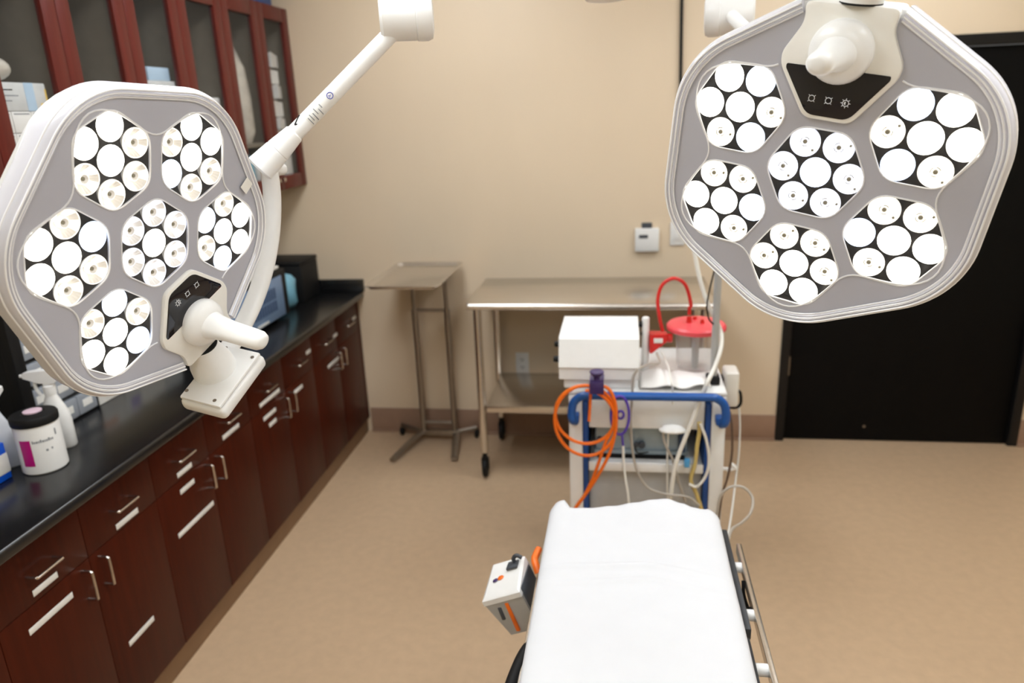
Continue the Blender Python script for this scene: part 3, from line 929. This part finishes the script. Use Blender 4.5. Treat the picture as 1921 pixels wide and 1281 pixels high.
# grille fronted appliance
ap = empty('countertop_appliance', 'black countertop appliance with blue grey grille front at the far counter', 'appliance', (0, 0, CZ))
MB().box((-1.95, 2.66, .012), (-1.606, 3.29, .235), .008).build('casing', RUBBER, ap)
fp = MB().box((-1.6055, 2.70, .022), (-1.596, 3.225, .212), .004).build('front_panel', BLUEGREY, ap, 'blue grey front panel')
gr = MB()
for i in range(9):
    for z0, z1 in ((.065, .112), (.120, .172)):
        gr.box((-1.5958, 2.915 + i * .026, z0), (-1.5945, 2.915 + i * .026 + .017, z1))
gr.build('grille', NAVY, fp, 'dark slotted grille')
MB().box((-1.5958, 2.93, .028), (-1.592, 3.04, .040), .001).build('badge', PAPERG, fp)
MB().cyl((-1.65, 2.75, 0), (-1.65, 2.75, .013), .015, n=14).cyl((-1.65, 3.2, 0), (-1.65, 3.2, .013), .015, n=14).cyl((-1.9, 2.75, 0), (-1.9, 2.75, .013), .015, n=14).cyl((-1.9, 3.2, 0), (-1.9, 3.2, .013), .015, n=14).build('foot', RUBBER, ap)
pk = MB().box((-1.86, 2.78, CZ + .236), (-1.62, 3.26, CZ + .252), .007).build('paper_stack', PAPER)
tag(pk, 'flat white packet lying on top of the grille fronted appliance', 'packet')
# aqua bag and black case
rg = []
for z, s_ in ((0, .7), (.03, .95), (.09, 1), (.14, .95), (.165, .7), (.175, .3)):
    rg.append([(-1.70 + .07 * s_ * math.cos(a) * (1 + .1 * math.sin(4 * a + z * 40)), 3.42 + .075 * s_ * math.sin(a) * (1 + .1 * math.cos(3 * a + z * 30)), CZ + z) for a in [2 * PI * q / 24 for q in range(24)]])
tag(MB().loft(rg).build('plastic_bag', AQUA, smooth=60), 'aqua blue plastic bag beside the appliance at the far counter', 'bag')
bc = empty('black_case', 'plain black case standing in the corner against the back wall', 'case', (0, 0, CZ))
MB().box((-1.95, 3.53, .0), (-1.637, 3.745, .19), .006).build('body', RUBBER, bc)
MB().box((-1.952, 3.528, .1905), (-1.635, 3.747, .212), .005).build('lid', RUBBER, bc)

# ------------------------------------------------------------------ back wall fittings
th = empty('thermostat', 'white square thermostat on the back wall', 'thermostat', (.127, YB, 1.098))
MB().box((-.06, -.026, -.06), (.06, 0, .058), .004).build('body', WHITEP, th)
MB().box((-.040, -.0275, .008), (.004, -.026, .026), .0005).build('display', GREYD, th, 'small grey display')
MB().box((-.027, -.02, .0585), (.024, -.001, .084), .003).build('sensor_cap', GREYD, th, 'dark cap on top')
sp = empty('switch_plate', 'white switch plate on the back wall beside the right lamp', 'switch plate', (.278, YB - .002, 1.125))
MB().box((-.036, -.006, -.06), (.036, 0, .06), .002).build('plate', WHITEP, sp)
MB().box((-.016, -.010, -.033), (.016, -.0065, .033), .002).build('rocker', WHITEP, sp)
ou = empty('wall_outlet', 'white wall outlet on the back wall under the steel table', 'outlet', (-.534, YB - .002, .428))
MB().box((-.036, -.006, -.059), (.036, 0, .059), .002).build('plate', WHITEP, ou)
for z in (.022, -.022):
    s_ = MB().cyl((0, -.0065, z), (0, -.009, z), .017, n=24).build('socket', WHITEP, ou)
    MB().box((-.008, -.0096, z - .005), (-.005, -.0091, z + .006)).box((.005, -.0096, z - .005), (.008, -.0091, z + .006)).cyl((0, -.0091, z - .010), (0, -.0096, z - .010), .0025, n=10).build('slot', RUBBER, s_)
tag(MB().tube([(.268, YB - .011, 2.74), (.268, YB - .011, 2.2), (.272, YB - .011, 1.9), (.274, YB - .011, 1.55), (.276, YB - .011, 1.19)], .0075, 10, 6).build('black_conduit', RUBBER), 'thin black cable running down the back wall above the switch plate', 'cable')

# ------------------------------------------------------------------ Mayo stand
ms = empty('instrument_stand', 'steel instrument tray stand beside the counter end, on four splayed legs', 'instrument stand', (0, 0, 0))
TZ = 1.0
tr = MB()
x0, x1, y0, y1 = -1.182, -.822, 3.175, 3.735
o_ = rpoly([(x0, y0), (x1, y0), (x1, y1), (x0, y1)], .03, 6)
rings = []
for ins, z in ((.022, -.016), (.018, -.014), (.010, -.002), (.004, .001), (0, -.001), (0, -.004), (.006, -.004), (.012, -.008), (.020, -.019)):
    cx_, cy_ = (x0 + x1) / 2, (y0 + y1) / 2
    rings.append([(p.x - (p.x - cx_) / abs(x1 - cx_) * ins, p.y - (p.y - cy_) / abs(y1 - cy_) * ins, TZ + z) for p in o_])
tr.loft(rings)
tr.build('tray', STEEL, ms)
MB().tube([(-1.09, 3.66, TZ - .022), (-1.09, 3.25, TZ - .022), (-.915, 3.25, TZ - .022), (-.915, 3.66, TZ - .022)], .006, 8, 0).build('tray_support', STEELD, ms)
for x in (-1.088, -.912):
    p = MB().cyl((x, 3.66, .05), (x, 3.66, .76), .016, n=18)
    p.cyl((x, 3.66, .76), (x, 3.66, TZ - .018), .0115, n=16)
    p.build('post', STEELD, ms)
MB().cyl((-1.088, 3.66, .11), (-.912, 3.66, .11), .009, n=12).cyl((-1.088, 3.66, .755), (-.912, 3.66, .755), .010, n=12).build('crossbar', STEELD, ms)
MB().box((-1.12, 3.64, .035), (-.88, 3.68, .065), .004).build('base_bar', STEELD, ms)
for a, b_ in (((-1.10, 3.65, .05), (-1.19, 3.37, .018)), ((-.90, 3.65, .05), (-.862, 3.40, .018))):
    MB().tube([a, (V(a) + V(b_)) / 2 + V((0, 0, .006)), b_], .017, 10, 4, rads=((.012, .022), (.010, .018)), flat=(0, 0, 1)).build('leg', STEELD, ms)
for a, b_ in (((-1.10, 3.66, .055), (-1.235, 3.72, .06)), ((-.90, 3.66, .055), (-.80, 3.71, .06))):
    lg = MB().tube([a, b_], .013, 10, 2).build('leg', STEELD, ms)
    MB().cyl((b_[0] - .010, b_[1], .026), (b_[0] + .010, b_[1], .026), .025, n=18, bev=.004).cyl((b_[0], b_[1], .04), (b_[0], b_[1], .062), .008, n=10).build('caster', RUBBER, lg)

# ------------------------------------------------------------------ steel back table
bt = empty('steel_table', 'long stainless steel work table on casters against the back wall', 'table', (0, 0, 0))
x0, x1, y0, y1, tz = -.712, .415, 3.215, 3.755, .905
tt = MB().box((x0, y0 + .02, tz - .022), (x1, y1, tz), .004)
tt.tube([(x0 + .012, y0 + .014, tz - .016), (x1 - .012, y0 + .014, tz - .016)], .0165, 14, 2)
tt.box((x0, y0 + .016, tz - .034), (x0 + .004, y1, tz - .004)).box((x1 - .004, y0 + .016, tz - .034), (x1, y1, tz - .004))
tt.build('tabletop', STEEL, bt)
for x, y in ((-.668, 3.26), (-.655, 3.70), (.370, 3.26), (.370, 3.70)):
    lg = MB().cyl((x, y, .135), (x, y, tz - .023), .019, n=20).build('leg', STEEL, bt)
    MB().cyl((x, y, .09), (x, y, .15), .013, n=12).cyl((x - .011, y, .048), (x + .011, y, .048), .047, n=24, bev=.005).box((x - .018, y - .012, .04), (x - .013, y + .012, .10)).box((x + .013, y - .012, .04), (x + .018, y + .012, .10)).box((x - .018, y - .014, .094), (x + .018, y + .014, .102)).build('caster', RUBBER, lg, 'black rubber caster')
MB().box((-.645, 3.245, .352), (.40, 3.72, .388), .004).build('undershelf', STEEL, bt)

# ------------------------------------------------------------------ cart behind the operating table
CF = 2.40
ca = empty('equipment_cart', 'white equipment cart with blue handle behind the operating table', 'cart', (0, 0, 0))
for x in (-.158, .334):
    MB().box((x - .024, CF, .12), (x + .024, CF + .05, .79), .006).build('upright', WHITE, ca)
    MB().box((x - .024, CF + .42, .12), (x + .024, CF + .47, .79), .006).build('upright', WHITE, ca)
    xi = x + (.034 if x < 0 else -.034)
    MB().box((xi - .009, CF + .004, .15), (xi + .009, CF + .46, .76), .002).build('side_panel', BLUED, ca, 'blue inner side panel')
MB().box((-.182, CF + .0, .792), (.358, CF + .49, .806), .004).build('top_shelf', WHITE, ca)
MB().box((-.112, CF + .012, .660), (.288, CF + .45, .785), .006).build('drawer', WHITE, ca, 'white drawer front')
MB().box((-.113, CF + .002, .497), (.289, CF + .455, .520), .003).box((-.113, CF + .0, .497), (.289, CF + .012, .532), .003).build('middle_shelf', WHITE, ca)
MB().box((-.18, CF + .01, .125), (.356, CF + .46, .15), .004).build('base', GREYP, ca)
MB().box((-.112, CF + .03, .1505), (.288, CF + .05, .4965), .003).build('lower_panel', GREYP, ca)
hb = CF - .045
MB().tube([(-.158, hb + .02, .700), (-.166, hb, .715), (-.168, hb, .745), (-.160, hb, .780), (-.135, hb, .802), (-.10, hb, .806), (0, hb, .806), (.28, hb, .806), (.318, hb, .802), (.342, hb, .782), (.350, hb, .745), (.348, hb, .715), (.340, hb + .02, .700)], .0145, 14, 5).build('handle', BLUE, ca, 'blue tubular push handle')
for x in (-.158, .334):
    MB().box((x - .014, hb + .005, .70), (x + .014, CF + .002, .728), .004).build('handle_bracket', BLUE, ca)
    for y in (CF + .03, CF + .44):
        MB().cyl((x - .012, y, .042), (x + .012, y, .042), .042, n=22, bev=.005).cyl((x, y, .05), (x, y, .121), .012, n=12).build('caster', RUBBER, ca)
MB().tube([(.375, CF + .03, .50), (.40, CF + .02, .515), (.385, CF + .02, .53)], .007, 8, 4).cyl((.355, CF + .03, .505), (.378, CF + .03, .505), .006, n=8).build('cable_hook', WHITE, ca)
# white drape on the cart top
g = []
for i in range(21):
    x = .068 + .235 * i / 20
    row = []
    for j in range(17):
        y = CF + .005 + .165 * j / 16
        z = .808 + .030 * math.exp(-((x - .14) / .06) ** 2 - ((y - CF - .10) / .10) ** 2) + .024 * math.exp(-((x - .27) / .05) ** 2 - ((y - CF - .06) / .09) ** 2) + .004 * math.sin(x * 60 + y * 20) + .004
        row.append((x, y, z))
    g.append(row)
sm = MB().loft(g, False, False, False)
so = sm.build('folded_drape', DRAPE, smooth=80)
tag(so, 'crumpled white drape spread on the cart top under the canister', 'drape')
md_ = so.modifiers.new('thick', 'SOLIDIFY')
md_.thickness = .0025
md_.offset = 1
# white box device on the cart, left
dv = empty('white_device', 'white box shaped device on the left of the cart top', 'device', (0, 0, 0))
prof = [(CF + .006, .846), (CF + .006, .885), (CF - .002, .892), (CF + .03, .985), (CF + .05, .992), (CF + .30, .992), (CF + .31, .985), (CF + .31, .846)]
MB().loft([[(x, a, z) for a, z in prof] for x in (-.214, .062)]).build('casing', WHITE, dv, smooth=20)
MB().box((-.20, CF + .02, .8075), (.05, CF + .29, .8455), .006).build('base_plate', WHITE, dv)
for z, y in ((.945, CF + .10), (.905, CF + .05)):
    MB().cyl((-.215, y, z), (-.236, y, z), .012, .010, 16, .002).build('knob', RUBBER, dv, 'black side knob')
# white rod with red valve block and suction canister
rd = empty('suction_holder', 'white upright rod with red valve block beside the suction canister', 'suction holder', (0, 0, 0))
MB().cyl((.089, CF + .22, .8075), (.089, CF + .22, 1.012), .0135, n=18, bev=.004).build('rod', WHITE, rd)
vb = MB()
vb.prism([(.1035, .952), (.166, .952), (.166, .925), (.112, .880), (.1035, .880)], 0, .05, Matrix(((1, 0, 0, 0), (0, 0, 1, CF + .195), (0, 1, 0, 0), (0, 0, 0, 1))), bev=.003)
vo = vb.build('valve_block', RED, rd, 'red valve block')
MB().box((.118, CF + .1925, .920), (.150, CF + .1945, .938), .0006).build('label', PAPER, vo)
MB().cyl((.1665, CF + .22, .932), (.186, CF + .22, .932), .017, n=20, bev=.003).build('knob', RED, vo)
MB().box((.071, CF + .21, .945), (.0755, CF + .23, .952)).cyl((.064, CF + .22, .985), (.0755, CF + .22, .985), .011, n=14).build('clamp', RUBBER, rd)
YK = CF + .25
sc_ = empty('suction_canister', 'clear suction canister with a wide red lid on the cart', 'suction canister', (.272, YK, .8065))
MB().lathe([(.060, 0), (.066, .004), (.074, .145), (.0745, .152), (.072, .152), (.064, .006), (.058, .003)], None, 40, True, True).build('cup', CLEARP, sc_, 'clear plastic cup')
MB().lathe([(.012, .006), (.014, .15)], None, 18).build('riser_tube', GREYP, sc_)
ld = MB().lathe([(.070, .150), (.100, .149), (.107, .154), (.107, .166), (.100, .173), (.06, .180), (.02, .183)], None, 44).build('lid', LIDRED, sc_, 'red lid')
MB().cyl((-.028, -.02, .178), (-.028, -.02, .205), .010, .008, 14).build('port', RED, ld)
MB().cyl((.018, -.03, .178), (.018, -.03, .196), .008, .006, 14).build('port', RED, ld)
MB().cyl((-.004, .02, .178), (-.004, .02, .192), .008, .008, 14).build('port', RED, ld)
P0 = V((.272 - .028, YK - .02, .8065 + .2055))
lp = [P0 + V((0, 0, .0065)), P0 + V((0, 0, .03)), at(1296, 570, YK - .02), at(1286, 535, YK - .02), at(1265, 522, YK - .02), at(1243, 534, YK - .02), at(1234, 562, YK - .025), at(1238, 600, CF + .215), V((.150, CF + .22, .9595))]
tag(MB().tube(lp, .0065, 12, 8).build('red_tube', RED), 'red rubber tube looping from the canister lid to the valve block', 'tube')
# pole with clamp pump
po = empty('pole', 'thin grey pole standing at the right corner of the cart top', 'pole', (0, 0, 0))
yp = CF + .09
pb = at(1337, 690, yp)
px_ = pb.x + .004
MB().cyl((px_, yp, .8075), (px_, yp, 1.62), .0125, n=18).build('shaft', GREYP, po)
MB().box((px_ - .024, yp - .026, .8072), (px_ + .020, yp + .026, .838), .005).build('clamp', RUBBER, po, 'black clamp')
pu = empty('clamp_pump', 'cream clamp box with black hook on the right side of the cart', 'pump', (0, 0, 0))
q0, q1 = at(1357, 690, CF + .2), at(1383, 755, CF + .2)
MB().box((q0.x, CF + .15, q1.z), (q1.x - .004, CF + .24, q0.z), .010, seg=3).build('casing', CREAM, pu)
MB().tube([(q1.x - .004, CF + .17, q1.z + .06), (q1.x + .004, CF + .165, q1.z + .05), (q1.x + .006, CF + .165, q1.z + .01), (q1.x - .012, CF + .165, q1.z - .006), (q0.x + .012, CF + .165, q1.z - .002)], .0055, 8, 4).build('hook', RUBBER, pu)
MB().box((.3595, CF + .17, q1.z + .02), (q0.x + .002, CF + .22, q0.z - .03), .003).build('mount', RUBBER, pu)
# equipment box on the middle shelf
eb = empty('equipment_box', 'blue grey metal equipment box on the middle cart shelf', 'equipment box', (0, 0, 0))
MB().box((-.09, CF + .05, .560), (.235, CF + .40, .655), .004).build('casing', METBOX, eb)
MB().box((-.095, CF + .045, .5455), (.24, CF + .405, .5595), .002).build('base_rim', METBOX, eb)
MB().box((-.085, CF + .06, .5205), (.23, CF + .39, .5452)).build('plinth', RUBBER, eb)
for x, rr in ((.075, .013), (.055, .009)):
    MB().cyl((x, CF + .05, .585), (x, CF + .032, .585), rr, n=16, bev=.002).build('connector', GREYD, eb)
MB().box((.205, CF + .035, .56), (.228, CF + .049, .65), .003).build('rack_handle', NAVY, eb)
MB().cyl((-.075, CF + .049, .60), (-.075, CF + .046, .60), .012, n=14).build('dial', GREYD, eb)
fc = MB().lathe([(.05, 0), (.052, .006), (.035, .02), (.008, .028)], Matrix.Translation(V((.178, CF - .018, .668))) @ Matrix.Scale(.55, 4, (0, 1, 0)) @ Matrix.Scale(.9, 4), 28)
tag(fc.build('white_funnel', WHITE), 'small white cup shaped funnel hanging at the drawer front', 'funnel')

# ------------------------------------------------------------------ cables and tubing on the cart


def cable(name, pts, rad, m, label, cat='cable', grp=None, n=10):
    P = [at(p[0], p[1], p[2]) for p in pts]
    o = MB().tube(P, rad, n, 7).build(name, m)
    return tag(o, label, cat, grp)


HY = CF - .078
cl = empty('hanging_cable', 'coiled orange cable hanging from the blue cart handle', 'cable', (0, 0, 0))
loop = []
for i in range(49):
    a = PI / 2 + 2 * PI * i / 24
    q = i / 24
    loop.append(at(1098 + 56 * math.cos(a) * (1 + .02 * q), 773 + 9 * q - (50 + 9 * q) * math.sin(a) + 9 * max(0, q - 1), HY - .006 * q))
MB().tube(loop, .0058, 10, 2).build('coil', ORANGE, cl)
MB().tube([at(p[0], p[1], HY - .012) for p in ((1118, 722), (1140, 728), (1153, 752), (1156, 790), (1150, 830), (1138, 862), (1120, 895), (1100, 925), (1080, 952), (1066, 985))], .0058, 10, 6).build('tail', ORANGE, cl)
MB().tube([at(p[0], p[1], HY - .006) for p in ((1152, 760), (1150, 800), (1136, 830), (1124, 865), (1112, 898), (1096, 930), (1078, 956), (1062, 985))], .0058, 10, 6).build('tail', ORANGE, cl)
MB().tube([at(p[0], p[1], HY + .012) for p in ((1108, 735), (1107, 760), (1105, 790))], .0050, 8, 5).build('end', ORANGE, cl)
pc = empty('plum_clip', 'dark plum cable clip on the blue handle above the orange coil', 'clip', (0, 0, 0))
c0, c1 = at(1106, 714, HY - .012), at(1133, 737, HY - .012)
MB().box((c0.x, HY - .028, c1.z), (c1.x, HY - .019, c0.z), .003).box((c0.x, HY - .02, c0.z - .004), (c1.x, hb + .014, c0.z + .004), .002).build('body', PLUM, pc)
ck = at(1119.5, 701, HY - .01)
MB().lathe([(.010, 0), (.010, .010), (.021, .020), (.0245, .027), (.022, .030), (.012, .029)], Matrix.Translation((ck.x, HY - .008, c0.z + .003)), 24).build('button', PLUM, pc)
vh = empty('purple_hanger', 'purple oval hanger loop beside the orange coil', 'hanger', (0, 0, 0))
ov = [at(1163 + 17 * math.cos(a), 779 - 36 * math.sin(a), HY + .015) for a in [2 * PI * q / 24 for q in range(24)]]
MB().tube(ov, .0048, 10, 2, True).build('loop', PURPLE, vh)
MB().tube([at(1164 + 6 * math.cos(a), 778 - 7 * math.sin(a), HY + .015) for a in [2 * PI * q / 16 for q in range(16)]], .0045, 10, 2, True).tube([at(1157, 779, HY + .015), at(1147, 782, HY + .015)], .0045, 8, 3).build('eyelet', PURPLE, vh)
MB().tube([at(1167, 816, HY + .015), at(1168, 828, HY + .015), at(1169, 836, HY + .015)], .004, 8, 4).build('stem', PURPLE, vh)
cable('pale_tube', [(1169, 836, HY + .015), (1170, 865, HY + .01), (1173, 895, HY), (1178, 925, HY - .01), (1181, 960, HY - .02)], .0042, TUBEC, 'thin pale tube hanging below the purple hanger', 'tube')
FY = CF - .015
cable('pale_hose', [(1301, 462, 2.56), (1312, 520, 2.545), (1328, 570, 2.53), (1343, 600, 2.527), (1353, 625, 2.52), (1352, 655, 2.47), (1340, 690, 2.43), (1328, 715, FY), (1318, 740, FY), (1304, 775, FY - .008), (1288, 815, FY - .02), (1270, 862, FY - .03), (1262, 900, FY - .03), (1256, 950, FY - .03)], .0075, TUBEC, 'long thick pale hose from the pole down across the cart front', 'hose')
cable('grey_tube', [(1232, 662, CF + .19), (1237, 680, CF + .12), (1216, 684, CF + .06), (1206, 688, CF + .0), (1196, 694, CF - .014), (1188, 710, FY), (1186, 745, FY), (1184, 790, FY - .01), (1186, 840, FY - .02), (1196, 885, FY - .03), (1216, 915, FY - .04), (1250, 927, FY - .05), (1290, 932, FY - .05), (1312, 948, FY - .05)], .0042, TUBEG, 'thin grey tube looping from the red valve block down the cart front', 'tube')
cable('thin_tube', [(1240, 660, CF + .2), (1247, 672, CF + .185), (1254, 690, CF + .06), (1259, 715, FY), (1262, 735, FY), (1262, 758, FY)], .0036, TUBEC, 'thin translucent tube running from the red valve block to the white funnel', 'tube')
cable('thin_tube', [(1254, 800, FY), (1252, 860, FY), (1252, 950, FY)], .0036, TUBEC, 'thin translucent tube hanging straight below the white funnel', 'tube')
cable('dark_grey_tube', [(1243, 800, FY), (1247, 830, FY - .012), (1262, 862, FY - .012), (1272, 900, FY - .012), (1286, 940, FY - .012)], .0046, TUBEG, 'grey tube below the drawer crossing behind the thick pale hose', 'tube')
cable('black_lead', [(1191, 838, CF - .03), (1193, 845, CF - .03), (1196, 849, CF - .02), (1203, 850, CF + .0), (1216, 848, CF + .03)], .0026, RUBBER, 'thin black lead plugged into the equipment box')
cable('brown_cable', [(1369, 772, CF + .03), (1373, 800, CF), (1373, 850, CF - .02), (1365, 895, CF - .03), (1354, 930, CF - .03), (1348, 975, CF - .04)], .0042, TUBEB, 'brown cable hanging down the right side of the cart')
cable('clear_line', [(1386, 757, CF + .2), (1388, 800, CF + .18), (1386, 850, CF + .15), (1380, 900, CF + .1), (1374, 950, CF), (1368, 990, CF - .15), (1358, 1040, CF - .3)], .0035, TUBEC, 'clear line dropping from the cream clamp box')
cable('hanging_cable', [(1345, 965, 2.2), (1352, 930, 2.2), (1372, 913, 2.2), (1396, 915, 2.2), (1412, 935, 2.18), (1408, 962, 2.12), (1392, 980, 2.02), (1374, 992, 1.92), (1366, 1012, 1.8)], .0045, TUBEG, 'grey cable loop between the cart and the right bed rail', 'cable')
cable('black_cable', [(1342, 500, 2.45), (1332, 540, 2.45), (1326, 575, 2.45), (1330, 598, 2.45), (1338, 608, 2.46)], .0028, RUBBER, 'thin black cable hanging beside the grey pole', 'cable')
cable('yellow_tube', [(1312, 792, FY), (1312, 810, FY), (1308, 835, FY), (1304, 870, FY), (1296, 900, FY), (1306, 925, FY), (1316, 955, FY)], .0072, YELLOW, 'yellowed tube inside the right cart upright', 'tube')
cable('pale_arc_tube', [(1314, 795, FY - .018), (1325, 825, FY - .02), (1330, 860, FY - .02), (1325, 890, FY - .02), (1308, 912, FY - .02), (1292, 908, FY - .02)], .0050, TUBEC, 'pale curved tube beside the yellowed tube', 'tube')
bcx = at(1290, 862, CF - .01)
tag(MB().box((bcx.x - .014, CF - .036, bcx.z - .02), (bcx.x + .006, CF - .018, bcx.z + .012), .004).build('blue_connector', mat('light_blue_plastic', (82, 160, 214), .4)), 'small light blue connector by the yellowed tube', 'connector')

# ------------------------------------------------------------------ operating table
ot = empty('operating_table', 'operating table with dark padded top and steel side rails', 'operating table', (0, 0, 0))
MB().box((-.160, .30, .6815), (.225, 1.690, .730), .012).build('mattress', PAD, ot)
MB().box((-.165, .30, .650), (.262, 1.752, .680), .005).build('tabletop_frame', PAD, ot)
MB().box((.2545, .32, .6805), (.263, 1.30, .704), .003).box((.2545, 1.32, .6805), (.270, 1.70, .708), .003).build('pad_edge', PAD, ot, 'dark pad edge beyond the sheet')
for sx in (1, -1):
    xr = .294 if sx > 0 else -.192
    rz = .681 if sx > 0 else .668
    rl = MB().box((xr - .006, .34, rz - .013), (xr + .006, 1.66, rz + .013), .002).build('side_rail', STEEL, ot)
    for y in (.55, .9, 1.235, 1.40, 1.575):
        MB().cyl((.258 if sx > 0 else -.164, y, rz), (xr + (.002 if sx > 0 else 0), y, rz), .0125 if sx > 0 else .0085, n=14).build('standoff', WHITEP, rl)
MB().tube([(.286, 1.53, .676), (.284, 1.50, .66), (.287, 1.46, .655), (.284, 1.44, .668), (.288, 1.43, .676)], .004, 8, 5).build('strap', RUBBER, ot)
MB().box((-.10, .75, .10), (.16, 1.15, .654), .01).build('column', WHITE, ot)
MB().box((-.16, .55, .03), (.22, 1.35, .10), .012).build('base', GREYP, ot)
for x in (-.13, .19):
    for y in (.60, 1.30):
        MB().cyl((x - .012, y, .022), (x + .012, y, .022), .022, n=16).build('caster', RUBBER, ot)
ap_ = MB()
ap_.tube([(-.150, 1.33, .668), (-.186, 1.27, .668), (-.203, 1.20, .668), (-.212, 1.10, .668), (-.21, .95, .668), (-.16, .86, .668)], .016, 12, 6)
ap_.build('arm_strap', RUBBER, ot, 'black strap bulging on the left side')

# white sheet
HW, Y0S, Y1S = .217, .28, 1.738
XC = .033
FAR = [(-.184, 0), (-.165, .012), (-.150, .014), (-.128, -.012), (-.08, -.010), (-.019, .0), (.037, .014), (.085, .026), (.121, .030), (.16, .016), (.188, .004), (.21, .0), (.228, .004), (.25, 0)]


def far(x):
    for (a, va), (b_, vb_) in zip(FAR, FAR[1:]):
        if a <= x <= b_:
            s_ = (x - a) / (b_ - a)
            s_ = s_ * s_ * (3 - 2 * s_)
            return va + (vb_ - va) * s_
    return 0


RR, RZ, SK = .042, .018, .045
nu, nv = 60, 300
cl_ = (Y1S - Y0S) / 2
yc = (Y1S + Y0S) / 2
ext = RR * (1 + 1.0)
g = []
for i in range(nu + 1):
    row = []
    a = -1 + 2 * i / nu
    X = math.copysign(abs(a) ** .8, a) * (HW - RR + ext)
    for j in range(nv + 1):
        b_ = -1 + 2 * j / nv
        Yv = math.copysign(abs(b_) ** .6, b_) * (cl_ - RR + ext)
        qx, qy = max(abs(X) - (HW - RR), 0), max(abs(Yv) - (cl_ - RR), 0)
        rho = max(qx, qy) / RR
        x, y, z = X, Yv, 0
        if rho > 0:
            n_ = math.hypot(qx, qy)
            ux, uy = qx / n_, qy / n_
            hor = RR * math.sin(min(rho, 1) * PI / 2)
            z = -RZ * (1 - math.cos(min(rho, 1) * PI / 2)) - max(rho - 1, 0) * SK
            x = math.copysign(min(abs(X), HW - RR) + ux * hor, X)
            y = math.copysign(min(abs(Yv), cl_ - RR) + uy * hor, Yv)
        x += XC
        y += yc
        wgt = max(0, min(1, (y - 1.60) / .12))
        y += far(x) * wgt
        z += .35 * far(x) * wgt
        # two shallow fold ridges across the sheet
        for yy, sl, amp in ((1.462, .10, .0075), (1.408, .14, .0055)):
            yr_ = yy - sl * abs(x - .07) - .15 * max(0, x - .07)
            z += amp * math.exp(-((y - yr_) / .011) ** 2) * max(0, 1 - abs(x - .03) / .26)
        z += .0012 * math.sin(y * 19 + x * 7) + .001 * math.sin(x * 23 - y * 5)
        row.append((x, y, .752 + z))
    g.append(row)
sh = MB().loft(g, False, False, False).build('bed_sheet', SHEET, smooth=80)
tag(sh, 'white sheet spread over the operating table', 'sheet')
m_ = sh.modifiers.new('thick', 'SOLIDIFY')
m_.thickness = .002
m_.offset = -1

# pump hanging tilted on the left of the table
pm = empty('compression_pump', 'white and grey pump with orange stripe hanging left of the operating table', 'pump', (-.251, 1.495, .620))
pm.rotation_euler = (math.radians(3), math.radians(-24), math.radians(-6))
MB().loft([[(-.030, -.050, z0), (.046, -.050, z0), (.046, .050, z0), (-.024, .050, z0)] for z0 in (-.062,)] + [[(-.049, -.056, .036), (.050, -.056, .036), (.050, .052, .042), (-.040, .052, .042)]]).build('casing', GREYP, pm)
tp = MB().loft([[(-.051, -.058, .037), (.051, -.058, .037), (.051, .053, .043), (-.042, .053, .043)], [(-.051, -.058, .050), (.051, -.058, .050), (.051, .049, .072), (-.040, .049, .072)], [(-.044, -.051, .055), (.045, -.051, .055), (.045, .043, .077), (-.033, .043, .077)]])
to = tp.build('top_cover', WHITEP, pm)


def top_pt(x, y, dz=0.):
    return (x, y, .0555 + (y + .051) / .094 * .022 + dz)


MB().sph(top_pt(-.020, -.008), .0075, (1, 1, .3), 2).build('button', PLUM, to, 'dark round button')
MB().sph(top_pt(-.006, -.004), .0085, (1, 1, .3), 2).build('button', ORANGE, to, 'orange round button')
MB().box((.010, .008, .0715), (.040, .036, .0775), .002).build('screen', GREYD, to)
MB().box((.046, -.045, -.03), (.054, .045, .052), .004).build('back_plate', GREYD, pm, 'dark grey back plate')
MB().box((-.003, -.0575, -.052), (.006, -.049, .030), .001, Matrix.Rotation(.10, 4, 'Y')).build('stripe', ORANGE, pm, 'orange stripe')
MB().box((-.026, -.0575, -.016), (-.017, -.049, .020), .002, Matrix.Rotation(.14, 4, 'Y')).build('slot', GREYD, pm, 'dark slot')
MB().tube([(.030, .03, .07), (.030, .03, .085), (.042, .03, .092), (.052, .03, .082)], .005, 10, 5).build('hook', GREYD, pm)
cable('orange_hose', [(1010, 1075, 1.5), (1006, 1062, 1.51), (1003, 1050, 1.53), (1006, 1040, 1.55), (1011, 1030, 1.57)], .009, ORANGE, 'short orange hose rising from the pump under the sheet edge', 'hose')

# ------------------------------------------------------------------ world, view
wd = bpy.data.worlds.new('world')
SC.world = wd
wd.use_nodes = True
wd.node_tree.nodes['Background'].inputs[0].default_value = (1, .97, .92, 1)
wd.node_tree.nodes['Background'].inputs[1].default_value = .3
SC.view_settings.view_transform = 'Standard'
SC.view_settings.look = 'None'
SC.view_settings.gamma = 1
SC.view_settings.use_curve_mapping = False
SC.view_settings.exposure = 0.05
SC.cycles.use_denoising = True
SC.cycles.max_bounces = 8
SC.cycles.transparent_max_bounces = 16
SC.cycles.sample_clamp_indirect = 6
SC.cycles.caustics_reflective = False
SC.cycles.caustics_refractive = False
